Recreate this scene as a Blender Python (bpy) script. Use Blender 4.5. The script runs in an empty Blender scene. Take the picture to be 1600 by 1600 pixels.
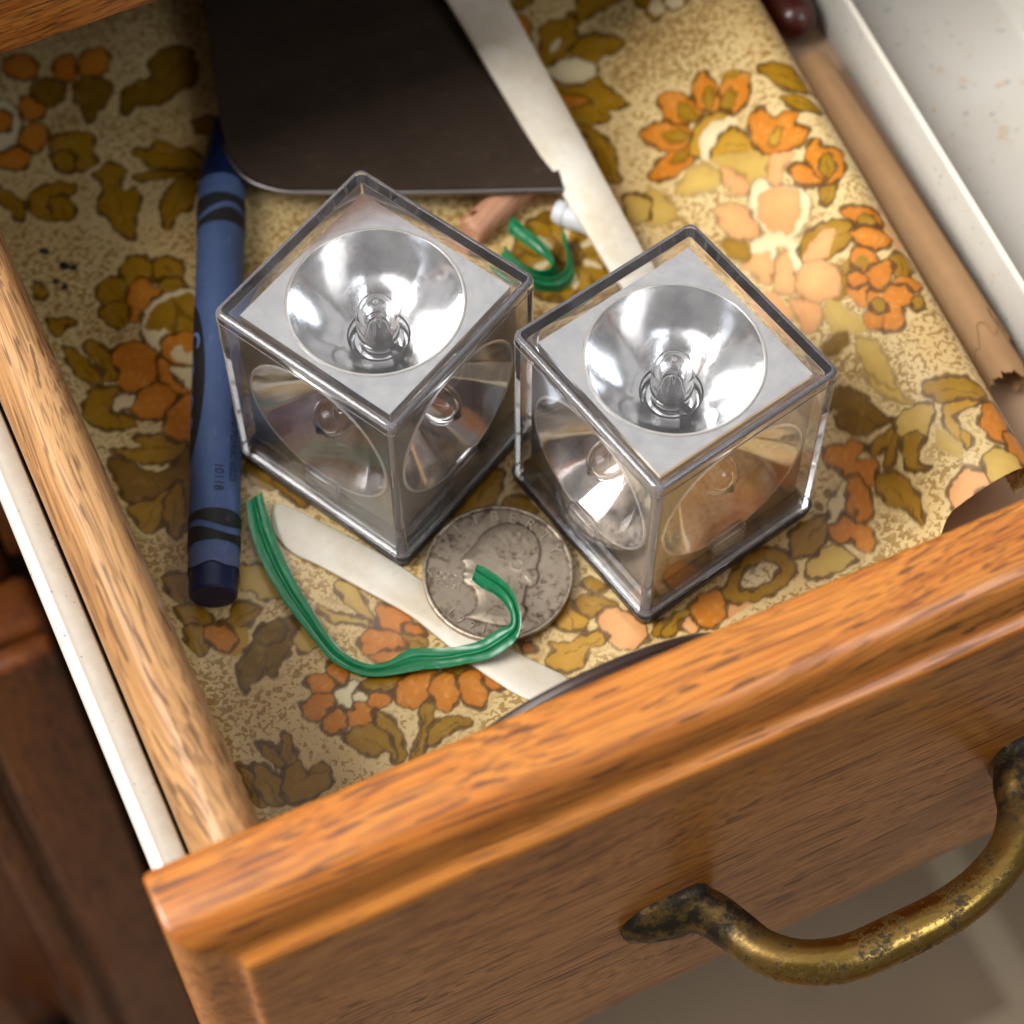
import bpy, bmesh, math, random
import numpy as np
from mathutils import Vector, Matrix

# ------------------------------------------------------------------ scene, camera, light
MM = 0.001
scene = bpy.context.scene
col = scene.collection
random.seed(7)
rng = np.random.default_rng(11)

cam_data = bpy.data.cameras.new("camera")
cam = bpy.data.objects.new("camera", cam_data)
col.objects.link(cam)
R_ = Vector((0.90665478, -0.42186564, -0.00254823))
U_ = Vector((0.3663712, 0.78436514, 0.50054318))
D_ = Vector((0.20916323, 0.45475347, -0.86570782))
M = Matrix((R_, U_, -D_)).transposed().to_4x4()
M.translation = Vector((-67.322, -152.184, 323.518)) * MM
cam.matrix_world = M
cam_data.sensor_width = 36.0
cam_data.lens = 3567.08 / 1600.0 * 36.0
cam_data.clip_start = 0.01
cam_data.clip_end = 20.0
cam_data.dof.use_dof = True
cam_data.dof.focus_distance = 0.345
cam_data.dof.aperture_fstop = 16.0
scene.camera = cam

world = bpy.data.worlds.new("World")
scene.world = world
world.use_nodes = True
bgn = world.node_tree.nodes["Background"]
bgn.inputs["Color"].default_value = (0.62, 0.60, 0.58, 1)
bgn.inputs["Strength"].default_value = 0.27

def area_light(name, pos, target, sx, sy, power, color):
    ld = bpy.data.lights.new(name, 'AREA')
    ld.shape = 'RECTANGLE'; ld.size = sx; ld.size_y = sy
    ld.energy = power; ld.color = color
    o = bpy.data.objects.new(name, ld); col.objects.link(o)
    p = Vector(pos); t = Vector(target)
    o.matrix_world = Matrix.Translation(p) @ (t - p).to_track_quat('-Z', 'Y').to_matrix().to_4x4()
    return o
# window daylight from the upper left, and a weaker fill lamp added in front
area_light("window_light", (-0.95, 0.20, 0.96), (0.03, 0.02, 0), 0.60, 1.10, 33.0, (1.0, 0.975, 0.94))
area_light("added_fill_light", (0.48, -0.78, 0.92), (0.03, 0.02, 0), 0.36, 0.50, 2.8, (0.86, 0.93, 1.0))
# light thrown back by the pale ceiling
area_light("ceiling_light", (0.25, 0.75, 1.75), (0.25, 0.75, 0), 3.0, 3.0, 11.5, (1.0, 0.985, 0.96))

vs = scene.view_settings
vs.view_transform = 'Standard'; vs.look = 'None'; vs.exposure = 0.22; vs.gamma = 1.0
vs.use_curve_mapping = False
cy = scene.cycles
cy.use_denoising = True
cy.max_bounces = 16; cy.transmission_bounces = 14; cy.glossy_bounces = 8; cy.diffuse_bounces = 3
cy.use_adaptive_sampling = True; cy.adaptive_threshold = 0.03
cy.transparent_max_bounces = 16
cy.caustics_reflective = True; cy.caustics_refractive = True
cy.blur_glossy = 0.3
cy.sample_clamp_indirect = 6.0

# ------------------------------------------------------------------ helpers
def tag(o, label=None, cat=None, group=None, kind=None):
    if label: o["label"] = label
    if cat: o["category"] = cat
    if group: o["group"] = group
    if kind: o["kind"] = kind
    return o

def empty(name, loc=(0, 0, 0), rz=0.0):
    o = bpy.data.objects.new(name, None); col.objects.link(o)
    o.empty_display_size = 0.005
    o.location = Vector(loc) * MM; o.rotation_euler = (0, 0, rz)
    return o

def mesh_from(name, verts, faces, smooth=True, angle=40):
    me = bpy.data.meshes.new(name)
    me.from_pydata([tuple(float(c) * MM for c in v) for v in verts], [], [list(f) for f in faces])
    bm = bmesh.new(); bm.from_mesh(me)
    bmesh.ops.recalc_face_normals(bm, faces=bm.faces[:])
    bm.to_mesh(me); bm.free()
    if smooth:
        me.polygons.foreach_set("use_smooth", [True] * len(me.polygons))
        me.set_sharp_from_angle(angle=math.radians(angle))
    me.update()
    return me

def obj(name, me, m, parent=None, loc=None, rot=None):
    o = bpy.data.objects.new(name, me); col.objects.link(o)
    if m is not None and not me.materials: me.materials.append(m)
    if parent: o.parent = parent
    if loc is not None: o.location = Vector(loc) * MM
    if rot is not None: o.rotation_euler = rot
    return o

def box_mesh(name, x0, x1, y0, y1, z0, z1, bevel=0.6, seg=2):
    bm = bmesh.new()
    bmesh.ops.create_cube(bm, size=1.0)
    for v in bm.verts:
        v.co = Vector(((x0 if v.co.x < 0 else x1), (y0 if v.co.y < 0 else y1), (z0 if v.co.z < 0 else z1))) * MM
    if bevel > 0:
        bmesh.ops.bevel(bm, geom=bm.edges[:], offset=bevel * MM, segments=seg, affect='EDGES', profile=0.5)
    me = bpy.data.meshes.new(name); bm.to_mesh(me); bm.free()
    me.polygons.foreach_set("use_smooth", [True] * len(me.polygons))
    me.set_sharp_from_angle(angle=math.radians(40))
    return me

def bridge(rings, closed=True, cap0=False, cap1=False):
    """faces that join successive rings of equal length; rings are lists of points"""
    verts = [p for r in rings for p in r]; n = len(rings[0]); faces = []
    for i in range(len(rings) - 1):
        for j in range(n if closed else n - 1):
            a = i * n + j; b = i * n + (j + 1) % n
            faces.append((a, b, b + n, a + n))
    if cap0: faces.append(tuple(range(n))[::-1])
    if cap1: faces.append(tuple(range((len(rings) - 1) * n, len(rings) * n)))
    return verts, faces

def rsquare(h, r, z, k=5, hy=None):
    hy = h if hy is None else hy
    out = []
    for cx, cy_, a0 in ((1, 1, 0), (-1, 1, 90), (-1, -1, 180), (1, -1, 270)):
        for i in range(k + 1):
            a = math.radians(a0 + 90 * i / k)
            out.append((cx * (h - r) + r * math.cos(a), cy_ * (hy - r) + r * math.sin(a), z))
    return out

def lathe(profile, n=48, cap0=False, cap1=False):
    rings = [[(r * math.cos(2 * math.pi * j / n), r * math.sin(2 * math.pi * j / n), z) for j in range(n)] for r, z in profile]
    return bridge(rings, True, cap0, cap1)

def catmull(pts, sub=6, closed=False):
    P = np.array(pts, float); n = len(P); out = []
    rngi = range(n) if closed else range(n - 1)
    for i in rngi:
        if closed: a, b, c, d = P[(i - 1) % n], P[i], P[(i + 1) % n], P[(i + 2) % n]
        else: a, b, c, d = P[max(i - 1, 0)], P[i], P[i + 1], P[min(i + 2, n - 1)]
        for k in range(sub):
            t = k / sub
            out.append(0.5 * ((2 * b) + (c - a) * t + (2 * a - 5 * b + 4 * c - d) * t * t + (3 * b - a - 3 * c + d) * t ** 3))
    if not closed: out.append(P[-1])
    return np.array(out)

def tube(path, radii, n=16, squash=None, cap=True):
    P = np.array(path, float); rings = []
    up = np.array((0.0, 0.0, 1.0))
    for i in range(len(P)):
        t = P[min(i + 1, len(P) - 1)] - P[max(i - 1, 0)]; t /= np.linalg.norm(t)
        s = np.cross(t, up); s /= np.linalg.norm(s); w = np.cross(s, t)
        ra, rb = radii[i] if hasattr(radii[i], "__len__") else (radii[i], radii[i])
        rings.append([tuple(P[i] + s * ra * math.cos(2 * math.pi * j / n) + w * rb * math.sin(2 * math.pi * j / n)) for j in range(n)])
    return bridge(rings, True, cap, cap)

def prism(outline, z0, z1, inset=0.0, zf=None):
    """flat piece with the given (x, y) outline between z0 and z1 with softened edges; zf adds a height per point"""
    P = np.array(outline, float); c = P.mean(0)
    T = np.roll(P, -1, 0) - np.roll(P, 1, 0); T /= np.linalg.norm(T, axis=1)[:, None]
    N = np.stack([T[:, 1], -T[:, 0]], 1)
    area = np.sum(P[:, 0] * np.roll(P[:, 1], -1) - np.roll(P[:, 0], -1) * P[:, 1])
    if area < 0: N = -N
    f = zf if zf else (lambda x, y: 0.0)
    def ring(off, z):
        Q = P - N * off
        return [(x, y, z + f(x, y)) for x, y in Q]
    i = inset
    rings = [ring(i, z0), ring(0, z0 + i), ring(0, z1 - i), ring(i, z1)] if i > 0 else [ring(0, z0), ring(0, z1)]
    return bridge(rings, True, True, True)

def text_verts(s, size, extrude=0.0, res=3):
    cu = bpy.data.curves.new("lettering", 'FONT'); cu.body = s; cu.size = size; cu.extrude = extrude
    cu.align_x = 'CENTER'; cu.align_y = 'CENTER'; cu.resolution_u = res
    o = bpy.data.objects.new("lettering", cu); col.objects.link(o)
    dg = bpy.context.evaluated_depsgraph_get()
    me = bpy.data.meshes.new_from_object(o.evaluated_get(dg))
    v = [tuple(x.co) for x in me.vertices]; f = [tuple(p.vertices) for p in me.polygons]
    bpy.data.objects.remove(o); bpy.data.curves.remove(cu); bpy.data.meshes.remove(me)
    return v, f

# ------------------------------------------------------------------ material helpers
def lin(r, g, b):
    f = lambda c: (c / 255 / 12.92) if c / 255 <= 0.04045 else ((c / 255 + 0.055) / 1.055) ** 2.4
    return (f(r), f(g), f(b), 1.0)

class NT:
    def __init__(self, name):
        self.m = bpy.data.materials.new(name); self.m.use_nodes = True
        self.t = self.m.node_tree; self.t.nodes.clear()
        self.out = self.t.nodes.new("ShaderNodeOutputMaterial")
    def n(self, kind, **kw):
        nd = self.t.nodes.new("ShaderNode" + kind)
        ins = kw.pop("ins", {})
        for k, v in kw.items(): setattr(nd, k, v)
        for k, v in ins.items(): self.set(nd, k, v)
        return nd
    def set(self, nd, k, v):
        s = nd.inputs[k]
        if hasattr(v, "links") or isinstance(v, bpy.types.NodeSocket): self.t.links.new(v, s)
        else: s.default_value = v
    def coords(self, scale, rot=(0, 0, 0), src="Object"):
        tc = self.n("TexCoord")
        mp = self.n("Mapping", ins={"Vector": tc.outputs[src]})
        mp.inputs["Rotation"].default_value = rot
        mp.inputs["Scale"].default_value = scale
        return mp.outputs["Vector"]
    def scaled(self, vec, s):
        mp = self.n("Mapping", ins={"Vector": vec}); mp.inputs["Scale"].default_value = s
        return mp.outputs["Vector"]
    def noise(self, vec, scale, detail=3.0, rough=0.55, dist=0.0):
        return self.n("TexNoise", ins={"Vector": vec, "Scale": scale, "Detail": detail, "Roughness": rough, "Distortion": dist}).outputs["Fac"]
    def ramp(self, fac, stops, interp='LINEAR'):
        r = self.n("ValToRGB", ins={"Fac": fac}); cr = r.color_ramp; cr.interpolation = interp
        while len(cr.elements) < len(stops): cr.elements.new(0.5)
        for e, (p, c) in zip(cr.elements, stops):
            e.position = p; e.color = c if hasattr(c, "__len__") else (c, c, c, 1)
        return r.outputs["Color"]
    def mix(self, fac, a, b, mode='MIX'):
        nd = self.n("Mix", data_type='RGBA', blend_type=mode)
        for i, v in ((0, fac), (6, a), (7, b)):
            if isinstance(v, bpy.types.NodeSocket): self.t.links.new(v, nd.inputs[i])
            else: nd.inputs[i].default_value = v
        return nd.outputs[2]
    def math(self, op, a, b=0.0, clamp=False):
        nd = self.n("Math", operation=op, use_clamp=clamp)
        for i, v in ((0, a), (1, b)):
            if isinstance(v, bpy.types.NodeSocket): self.t.links.new(v, nd.inputs[i])
            else: nd.inputs[i].default_value = v
        return nd.outputs[0]
    def bump(self, height, strength=0.2, dist=0.1):
        return self.n("Bump", ins={"Height": height, "Strength": strength, "Distance": dist * MM}).outputs["Normal"]
    def bsdf(self, **kw):
        p = self.n("BsdfPrincipled")
        for k, v in kw.items(): self.set(p, k.replace("_", " "), v)
        self.t.links.new(p.outputs[0], self.out.inputs[0])
        return p

MMS = (1000, 1000, 1000)
Z90 = (0, 0, math.radians(90)); Y90 = (0, math.radians(90), 0)

def wood(name, light, mid, dark, pore, rot=(0, 0, 0), rough=0.36, coat=0.25, pore_amt=0.75, seed=0.0):
    t = NT(name)
    c = t.coords(MMS, rot)
    c = t.n("VectorMath", operation='ADD', ins={0: c, 1: (seed * 31.0, seed * 17.0, seed * 5.0)}).outputs[0]
    wob = t.noise(t.scaled(c, (0.012, 0.05, 0.05)), 1.0, 1.0)
    wob = t.math('MULTIPLY', t.math('SUBTRACT', wob, 0.5), 14.0)
    cw = t.n("VectorMath", operation='ADD', ins={0: c, 1: t.n("CombineXYZ", ins={1: wob, 2: wob}).outputs[0]}).outputs[0]
    broad = t.noise(t.scaled(cw, (0.010, 0.17, 0.17)), 1.0, 2.0, 0.6)
    fibre = t.noise(t.scaled(cw, (0.045, 1.6, 1.6)), 1.0, 3.0, 0.7)
    k = t.math('ADD', t.math('MULTIPLY', broad, 0.45), t.math('MULTIPLY', fibre, 0.55))
    base = t.ramp(k, [(0.26, dark), (0.44, mid), (0.56, light), (0.74, mid)])
    p1 = t.noise(t.scaled(cw, (0.10, 1.35, 1.35)), 1.0, 1.5, 0.5)
    p1 = t.math('ADD', p1, t.math('MULTIPLY', t.math('SUBTRACT', broad, 0.5), -0.22))
    pm = t.ramp(p1, [(0.60, 0.0), (0.645, 1.0)])
    p2 = t.ramp(t.noise(t.scaled(cw, (0.05, 3.8, 3.8)), 1.0, 0.0), [(0.56, 0.0), (0.62, 1.0)])
    pall = t.math('MAXIMUM', pm, t.math('MULTIPLY', p2, 0.7))
    colr = t.mix(t.math('MULTIPLY', pall, pore_amt), base, pore)
    rg = t.math('ADD', t.math('MULTIPLY', pall, 0.25), rough - 0.04)
    t.bsdf(Base_Color=colr, Roughness=rg, Coat_Weight=coat, Coat_Roughness=0.22,
           Normal=t.bump(t.noise(t.scaled(c, (0.09, 1.8, 1.8)), 1.0, 1.0), 0.25, 0.12))
    return t.m

OAK_L, OAK_M, OAK_D, OAK_P = lin(196, 124, 50), lin(174, 100, 35), lin(140, 74, 24), lin(70, 35, 18)
m_front = wood("honey_oak", OAK_L, OAK_M, OAK_D, OAK_P, seed=1.3, rough=0.34, coat=0.35)
m_side = wood("pale_oak", lin(186, 142, 94), lin(164, 118, 72), lin(120, 80, 46), lin(78, 48, 30), rot=Z90, seed=2.1, rough=0.46, coat=0.05, pore_amt=0.75)
m_rail = wood("rail_oak", lin(200, 130, 54), lin(180, 106, 38), lin(140, 74, 24), lin(66, 34, 16), seed=3.7, rough=0.36)
m_door = wood("door_wood", lin(136, 76, 30), lin(114, 60, 20), lin(80, 38, 12), lin(46, 22, 10), rot=Y90, seed=4.4, rough=0.4)

def simple(name, colr, rough=0.5, metal=0.0, nscale=0.0, namt=0.15, bump=0.0, bscale=2.0, **kw):
    t = NT(name); c = t.coords(MMS)
    base = colr
    if nscale: base = t.mix(t.math('MULTIPLY', t.noise(c, nscale, 4.0), namt * 2), colr, (colr[0] * 0.45, colr[1] * 0.42, colr[2] * 0.38, 1))
    args = dict(Base_Color=base, Roughness=rough, Metallic=metal, **kw)
    if bump: args["Normal"] = t.bump(t.noise(c, bscale, 3.0), bump, 0.1)
    t.bsdf(**args)
    return t.m

m_black = simple("black_plastic", (0.012, 0.012, 0.013, 1), 0.35, nscale=0.6, bump=0.05)
m_blackdull = simple("dark_insert_plastic", (0.035, 0.033, 0.032, 1), 0.45, nscale=0.4)
m_hard = simple("hardboard", lin(190, 158, 128), 0.6, nscale=0.25)
m_dark = simple("cabinet_inside", lin(70, 44, 26), 0.7, nscale=0.1)

def glass(name, tint=(0.99, 0.985, 0.995, 1), ior=1.34, dust=True, haze=0.008):
    t = NT(name); c = t.coords(MMS)
    sm = t.noise(c, 0.35, 3.0)
    scr = t.noise(t.scaled(c, (0.5, 6.0, 6.0)), 1.0, 2.0)
    p = t.bsdf(Base_Color=tint, Roughness=t.ramp(sm, [(0.5, 0.0), (0.8, 0.05)]), IOR=ior, Transmission_Weight=1.0,
               Normal=t.bump(scr, 0.015, 0.02))
    if dust:
        d = t.ramp(t.noise(c, 5.5, 1.0), [(0.70, 0.0), (0.78, 1.0)])
        patch = t.ramp(t.noise(c, 0.16, 2.0), [(0.42, 0.0), (0.7, 1.0)])
        film = t.math('ADD', t.math('MULTIPLY', t.math('MULTIPLY', d, patch), 0.45), t.math('ADD', t.math('MULTIPLY', patch, 0.022), haze))
        df = t.n("BsdfDiffuse", ins={"Color": (0.93, 0.90, 0.96, 1)})
        mx = t.n("MixShader", ins={0: film, 1: p.outputs[0], 2: df.outputs[0]})
        t.t.links.new(mx.outputs[0], t.out.inputs[0])
    return t.m
m_clear = glass("clear_styrene")
m_edge = glass("lightened_styrene_edge", ior=1.52, haze=0.11)  # pale haze in the colour stands in for light caught on the edges
m_bulb = glass("bulb_glass", (0.99, 0.99, 0.99, 1), 1.47, dust=False)

def mirror():
    t = NT("metallised_reflector"); c = t.coords(MMS)
    sm = t.noise(c, 0.22, 4.0); spk = t.noise(c, 3.0, 2.0)
    colr = t.ramp(sm, [(0.3, lin(222, 223, 226)), (0.7, lin(246, 246, 244))])
    t.bsdf(Base_Color=colr, Metallic=1.0, Roughness=t.ramp(spk, [(0.35, 0.09), (0.75, 0.20)]),
           Normal=t.bump(t.noise(c, 0.25, 1.0), 0.05, 0.5))
    return t.m
m_mirror = mirror()
m_rim = simple("pressed_rim", lin(226, 224, 218), 0.3, 0.6)
m_plate = simple("smoky_metallised_plate", lin(150, 146, 140), 0.42, 1.0, nscale=0.3, namt=0.2)
m_wire = simple("wire_metal", (0.35, 0.34, 0.33, 1), 0.3, 1.0)
m_foil = simple("foil_shreds", (0.55, 0.54, 0.52, 1), 0.35, 1.0)

# ------------------------------------------------------------------ the setting: kitchen floor
def floor_mat():
    t = NT("floor_tile"); c = t.coords(MMS)
    br = t.n("TexBrick", offset=0.0, ins={"Vector": t.scaled(c, (1, 1, 1)), "Color1": lin(134, 114, 90), "Color2": lin(120, 102, 80),
             "Mortar": lin(166, 148, 122), "Scale": 1.0, "Mortar Size": 7.0, "Brick Width": 210.0, "Row Height": 210.0})
    n = t.noise(c, 0.02, 4.0)
    t.bsdf(Base_Color=t.mix(t.math('MULTIPLY', n, 0.6), br.outputs["Color"], lin(90, 76, 62)), Roughness=0.5)
    return t.m
v = [(-1500, -1500, -480), (1500, -1500, -480), (1500, 1500, -480), (-1500, 1500, -480)]
tag(obj("floor", mesh_from("floor", v, [(0, 1, 2, 3)], False), floor_mat()), kind="structure")

# ------------------------------------------------------------------ cabinet the drawer slides out of
cab = tag(empty("kitchen_cabinet", (0, 92, -480)), "brown wooden cabinet behind and below the open drawer", "cabinet")
def cabpart(name, x0, x1, y0, y1, z0, z1, m, bev=1.5):
    return obj(name, box_mesh(name, x0, x1, y0 - 92, y1 - 92, z0 + 480, z1 + 480, bev, 3), m, cab)
cabpart("top_rail", -66, 420, 92, 112, 58.3, 94, m_rail, 1.6)
cabpart("stile", -150, -67.5, 92.5, 112, -440, 93, m_door)
cabpart("lower_rail", -66.5, 420, 92.5, 112, -80, -53, m_door)
cabpart("top_panel", -150, 420, 113, 620, 80, 93, m_dark, 0)
cabpart("side_panel", -150, -132, 113, 620, -440, 79, m_dark, 0)
cabpart("side_panel", 402, 420, 113, 620, -440, 79, m_dark, 0)
cabpart("back_panel", -131, 401, 606, 620, -440, 79, m_dark, 0)
cabpart("toe_board", -150, 420, 160, 172, -480, -441, m_dark, 0)
door = cabpart("door", -330, -64, 78, 92, -436, -84, m_door, 3)
def sub(name, x0, x1, y0, y1, z0, z1, m, bev=2.0):
    return obj(name, box_mesh(name, x0, x1, y0 - 92, y1 - 92, z0 + 480, z1 + 480, bev, 3), m, door)
sub("door_stile", -84, -64.4, 72, 77.8, -435, -85, m_door)
sub("door_rail", -330, -84.6, 72, 77.7, -122, -85, m_door)
sub("door_molding", -94, -87, 74, 77.6, -434, -123, m_door)
pv, pf = lathe([(0.01, -30), (8, -29.5), (12.5, -25), (13, -20), (9, -13), (6, -8), (6, 0)], 28)
obj("door_knob", mesh_from("door_knob", [(x - 103, z - 14.5, y + 184) for x, y, z in pv], pf), simple("black_knob", (0.01, 0.009, 0.008, 1), 0.35), door)
cabpart("door", -62, 420, 78, 92, -436, -84, m_door, 3)

# ------------------------------------------------------------------ drawer box with front, slide and pull
drawer = tag(empty("drawer", (0, 0, -8)), "open oak kitchen drawer with moulded front and brass pull", "drawer")
def dpart(name, me, m, parent=None):
    o = obj(name, me, m, parent or drawer)
    if parent is None: o.location = Vector((0, 0, 8)) * MM
    return o
pr_ = [(-59.0, -7), (-59.0, 40.6), (-58.7, 41.6), (-56.4, 45.2), (-55.6, 45.9), (-54.6, 46.1), (-52.2, 46.0), (-51.0, 45.5), (-50.1, 44.4), (-49.6, 42.8), (-49.4, 41.0), (-49.4, -7)]
sv, sf = bridge([[(x, yy, z) for x, z in pr_] for yy in np.linspace(-37.2, 280, 12)], True, True, True)
dpart("side_panel", mesh_from("side_panel", sv, sf, True, 40), m_side)
dpart("side_panel", box_mesh("side_panel", 150, 158, -37.2, 280, -7, 46, 1.1, 4), m_side)
dpart("back_panel", box_mesh("back_panel", -49.3, 149.9, 272, 280, -7, 44, 1.0, 2), m_side)
dpart("bottom_panel", box_mesh("bottom_panel", -49.3, 149.9, -37.2, 271.9, -3.5, -0.4, 0.0), m_hard)

u0, u1, z0, z1 = -66.3, 167.0, -51.0, 52.0
def rect(i, vv):
    a = max(0.01, 0.8 - i * 0.02)
    pts = []
    for cx, cz, a0 in ((u1 - i, z1 - i, 0), (u0 + i, z1 - i, 90), (u0 + i, z0 + i, 180), (u1 - i, z0 + i, 270)):
        sx = -1 if cx > 50 else 1; sz = -1 if cz > 0 else 1
        for k in range(4):
            t = math.radians(a0 + 30 * k)
            pts.append((cx + sx * a + a * math.cos(t), vv, cz + sz * a + a * math.sin(t)))
    return pts
prof = [(0.7, -37.3), (0.2, -37.6), (0.0, -38.2), (0.0, -44.5), (0.15, -45.8), (0.6, -46.9), (1.3, -47.9), (2.3, -48.7), (3.6, -49.2), (5.2, -49.5), (6.6, -49.9),
        (7.4, -50.4), (7.6, -51.4), (7.9, -51.8), (8.5, -52.1), (9.5, -52.2)]
fv, ff = bridge([rect(i, vv) for i, vv in prof], True, True, True)
front = dpart("front_panel", mesh_from("front_panel", fv, ff, True, 50), m_front)

# white enamelled slide outside the left side
def slide_mat():
    t = NT("white_enamel"); c = t.coords(MMS)
    sp = t.ramp(t.noise(c, 1.15, 2.0), [(0.70, 0.0), (0.74, 1.0)])
    sp2 = t.ramp(t.noise(c, 3.0, 1.0), [(0.72, 0.0), (0.76, 1.0)])
    xs = t.n("SeparateXYZ", ins={0: c}).outputs[0]
    near = t.ramp(t.math('ADD', t.math('MULTIPLY', t.math('ADD', xs, 62.2), 0.32), t.math('MULTIPLY', t.noise(c, 0.4, 3.0), 0.6)), [(0.25, 0.0), (1.15, 1.0)])
    colr = t.mix(t.math('MULTIPLY', near, 0.55), lin(206, 205, 198), lin(138, 122, 98))
    colr = t.mix(t.math('MULTIPLY', t.math('MAXIMUM', sp, t.math('MULTIPLY', sp2, near)), 0.8), colr, lin(70, 58, 44))
    t.bsdf(Base_Color=colr, Roughness=0.3, Coat_Weight=0.2)
    return t.m
sv, sf = bridge([[(x, yy, z) for x, z in ((-64.6, 18), (-64.6, 28.6), (-64.0, 29.6), (-63.0, 30.0), (-62.2, 29.6), (-60.2, 29.3), (-59.7, 29.0), (-59.5, 28.4), (-59.5, 18))] for yy in (-37.1, 60, 160, 280)], True, True, True)
dpart("slide_rail", mesh_from("slide_rail", sv, sf, True, 35), slide_mat())
dpart("slide_bracket", box_mesh("slide_bracket", -59.45, -59.05, -30, 270, 18.5, 24, 0.1, 1), simple("dark_slide", (0.05, 0.045, 0.04, 1), 0.5))

def brass():
    t = NT("aged_brass"); c = t.coords(MMS)
    a = t.noise(c, 0.30, 6.0, 0.7); b = t.noise(c, 1.4, 3.0); s = t.noise(t.scaled(c, (0.25, 1.6, 1.6)), 1.0, 3.0)
    mask = t.ramp(t.math('ADD', t.math('MULTIPLY', a, 0.75), t.math('MULTIPLY', b, 0.3)), [(0.53, 0.0), (0.62, 1.0)])
    yy = t.n("SeparateXYZ", ins={0: c}).outputs[1]
    worn = t.ramp(t.math('MULTIPLY', t.math('ADD', yy, 60.0), -0.07), [(0.0, 0.0), (0.62, 1.0)])   # hand-worn where the pull is gripped
    mask = t.math('MAXIMUM', t.math('MULTIPLY', mask, 0.9), t.math('MULTIPLY', t.math('SUBTRACT', 1.0, worn), t.ramp(a, [(0.36, 0.35), (0.52, 1.0)])))
    base = t.mix(s, lin(180, 146, 78), lin(140, 108, 54))
    colr = t.mix(mask, base, lin(46, 38, 28))
    t.bsdf(Base_Color=colr, Metallic=t.math('SUBTRACT', 1.0, t.math('MULTIPLY', mask, 0.55)), Roughness=t.math('ADD', t.math('MULTIPLY', mask, 0.25), 0.24),
           Normal=t.bump(t.math('SUBTRACT', b, mask), 0.25, 0.1))
    return t.m
m_brass = brass()
hp = [(2.5, -52.0, -6), (6.5, -53.0, -6), (9.5, -55.2, -5.6), (11.8, -59.5, -5.3), (14.0, -64.2, -5.2), (18.5, -68.3, -5), (25.0, -70.6, -5), (33.0, -70.9, -5),
      (42.0, -70.6, -5), (49.5, -69.0, -5), (56.0, -66.0, -5), (60.3, -61.5, -5.2), (62.4, -57, -5.5), (65, -54, -6), (69.5, -52, -6)]
path = catmull(hp, 6)
rad = []
for p in path:
    d = -52 - p[1]
    r = 3.35 + 0.3 * math.exp(-((p[0] - 33) / 14) ** 2)
    flare = max(0.0, 1 - d / 7.5)
    rad.append((r + 0.2 * flare, r + 2.2 * flare))
hv, hf = tube(path, rad, 20)
handle = dpart("handle", mesh_from("handle", hv, hf, True, 60), m_brass)
def footplate(cx, sgn):
    out = []
    for a in np.linspace(0, 2 * math.pi, 28, endpoint=False):
        x = math.cos(a); y = math.sin(a)
        L = 10.2 if x < 0 else 4.6
        xx = math.copysign(abs(x) ** 0.7, x); yy = math.copysign(abs(y) ** 0.7, y)
        out.append((cx + sgn * xx * L, -6 + yy * (6.4 if x > 0 else 6.4 * (1 - 0.18 * x * x))))
    rings = [[(x, -52.1, z) for x, z in out], [(x, -53.0, z) for x, z in out],
             [(cx + (x - cx) * 0.95, -53.9, -6 + (z + 6) * 0.90) for x, z in out], [(cx + (x - cx) * 0.75, -55.0, -6 + (z + 6) * 0.66) for x, z in out],
             [(cx + (x - cx) * 0.4, -56.2, -6 + (z + 6) * 0.4) for x, z in out]]
    v_, f_ = bridge(rings, True, True, True)
    return mesh_from("foot", v_, f_, True, 50)
obj("foot", footplate(6.5, 1), m_brass, handle); obj("foot", footplate(65.5, -1), m_brass, handle)

# ------------------------------------------------------------------ printed shelf liner (flat sheet that humps up and rolls over at the right)
UR = lambda v: 88.6 + 0.066 * v
X0, HH, RR = -30.0, 13.5, 4.5
xs = np.linspace(X0, -RR, 60); w_ = (xs - X0) / (-RR - X0); zs = HH * w_ * w_ * (3 - 2 * w_)
th = np.linspace(np.pi / 2, -np.pi / 2 * 0.75, 40)[1:]
XS = np.r_[xs, -RR + RR * np.cos(th)]; ZS = np.r_[zs, HH - RR + RR * np.sin(th)]
AS = np.r_[0, np.cumsum(np.hypot(np.diff(XS), np.diff(ZS)))]
STEP = 0.27
na = int(108 / STEP); nb = int(AS[-1] / STEP); nv = int(172 / STEP)
vv = np.linspace(0, 1, nv + 1)[:, None]
fa = np.linspace(0, 1, na + 1)[None, :-1]
fb = np.linspace(0, AS[-1], nb + 1)[None, :]
def vedge(uu):
    t = np.clip((uu - 58) / 16, 0, 1); t = t * t * (3 - 2 * t)
    c = np.clip((-41 - uu) / 8, 0, 1)
    return -36.4 + 20.2 * t + 5.0 * c ** 2
v_l = 150.0
uA = -48.8 + fa * (UR(0.0) + X0 + 48.8) * np.ones_like(vv)
VA = vedge(uA) + (v_l - vedge(uA)) * vv
uA = -48.8 + fa * (UR(VA) + X0 + 48.8)
xb = np.interp(fb, AS, XS); zb = np.interp(fb, AS, ZS)
uB0 = UR(0.0) + xb * np.ones_like(vv)
VB = vedge(uB0) + (v_l - vedge(uB0)) * vv
uB = UR(VB) + xb
GU = np.concatenate([uA, uB], 1); GV = np.concatenate([VA, VB], 1)
GZ = np.concatenate([np.zeros_like(uA), zb * np.ones_like(VB)], 1)
GS = np.concatenate([uA, UR(VB) + X0 + fb * np.ones_like(VB)], 1)
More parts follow.
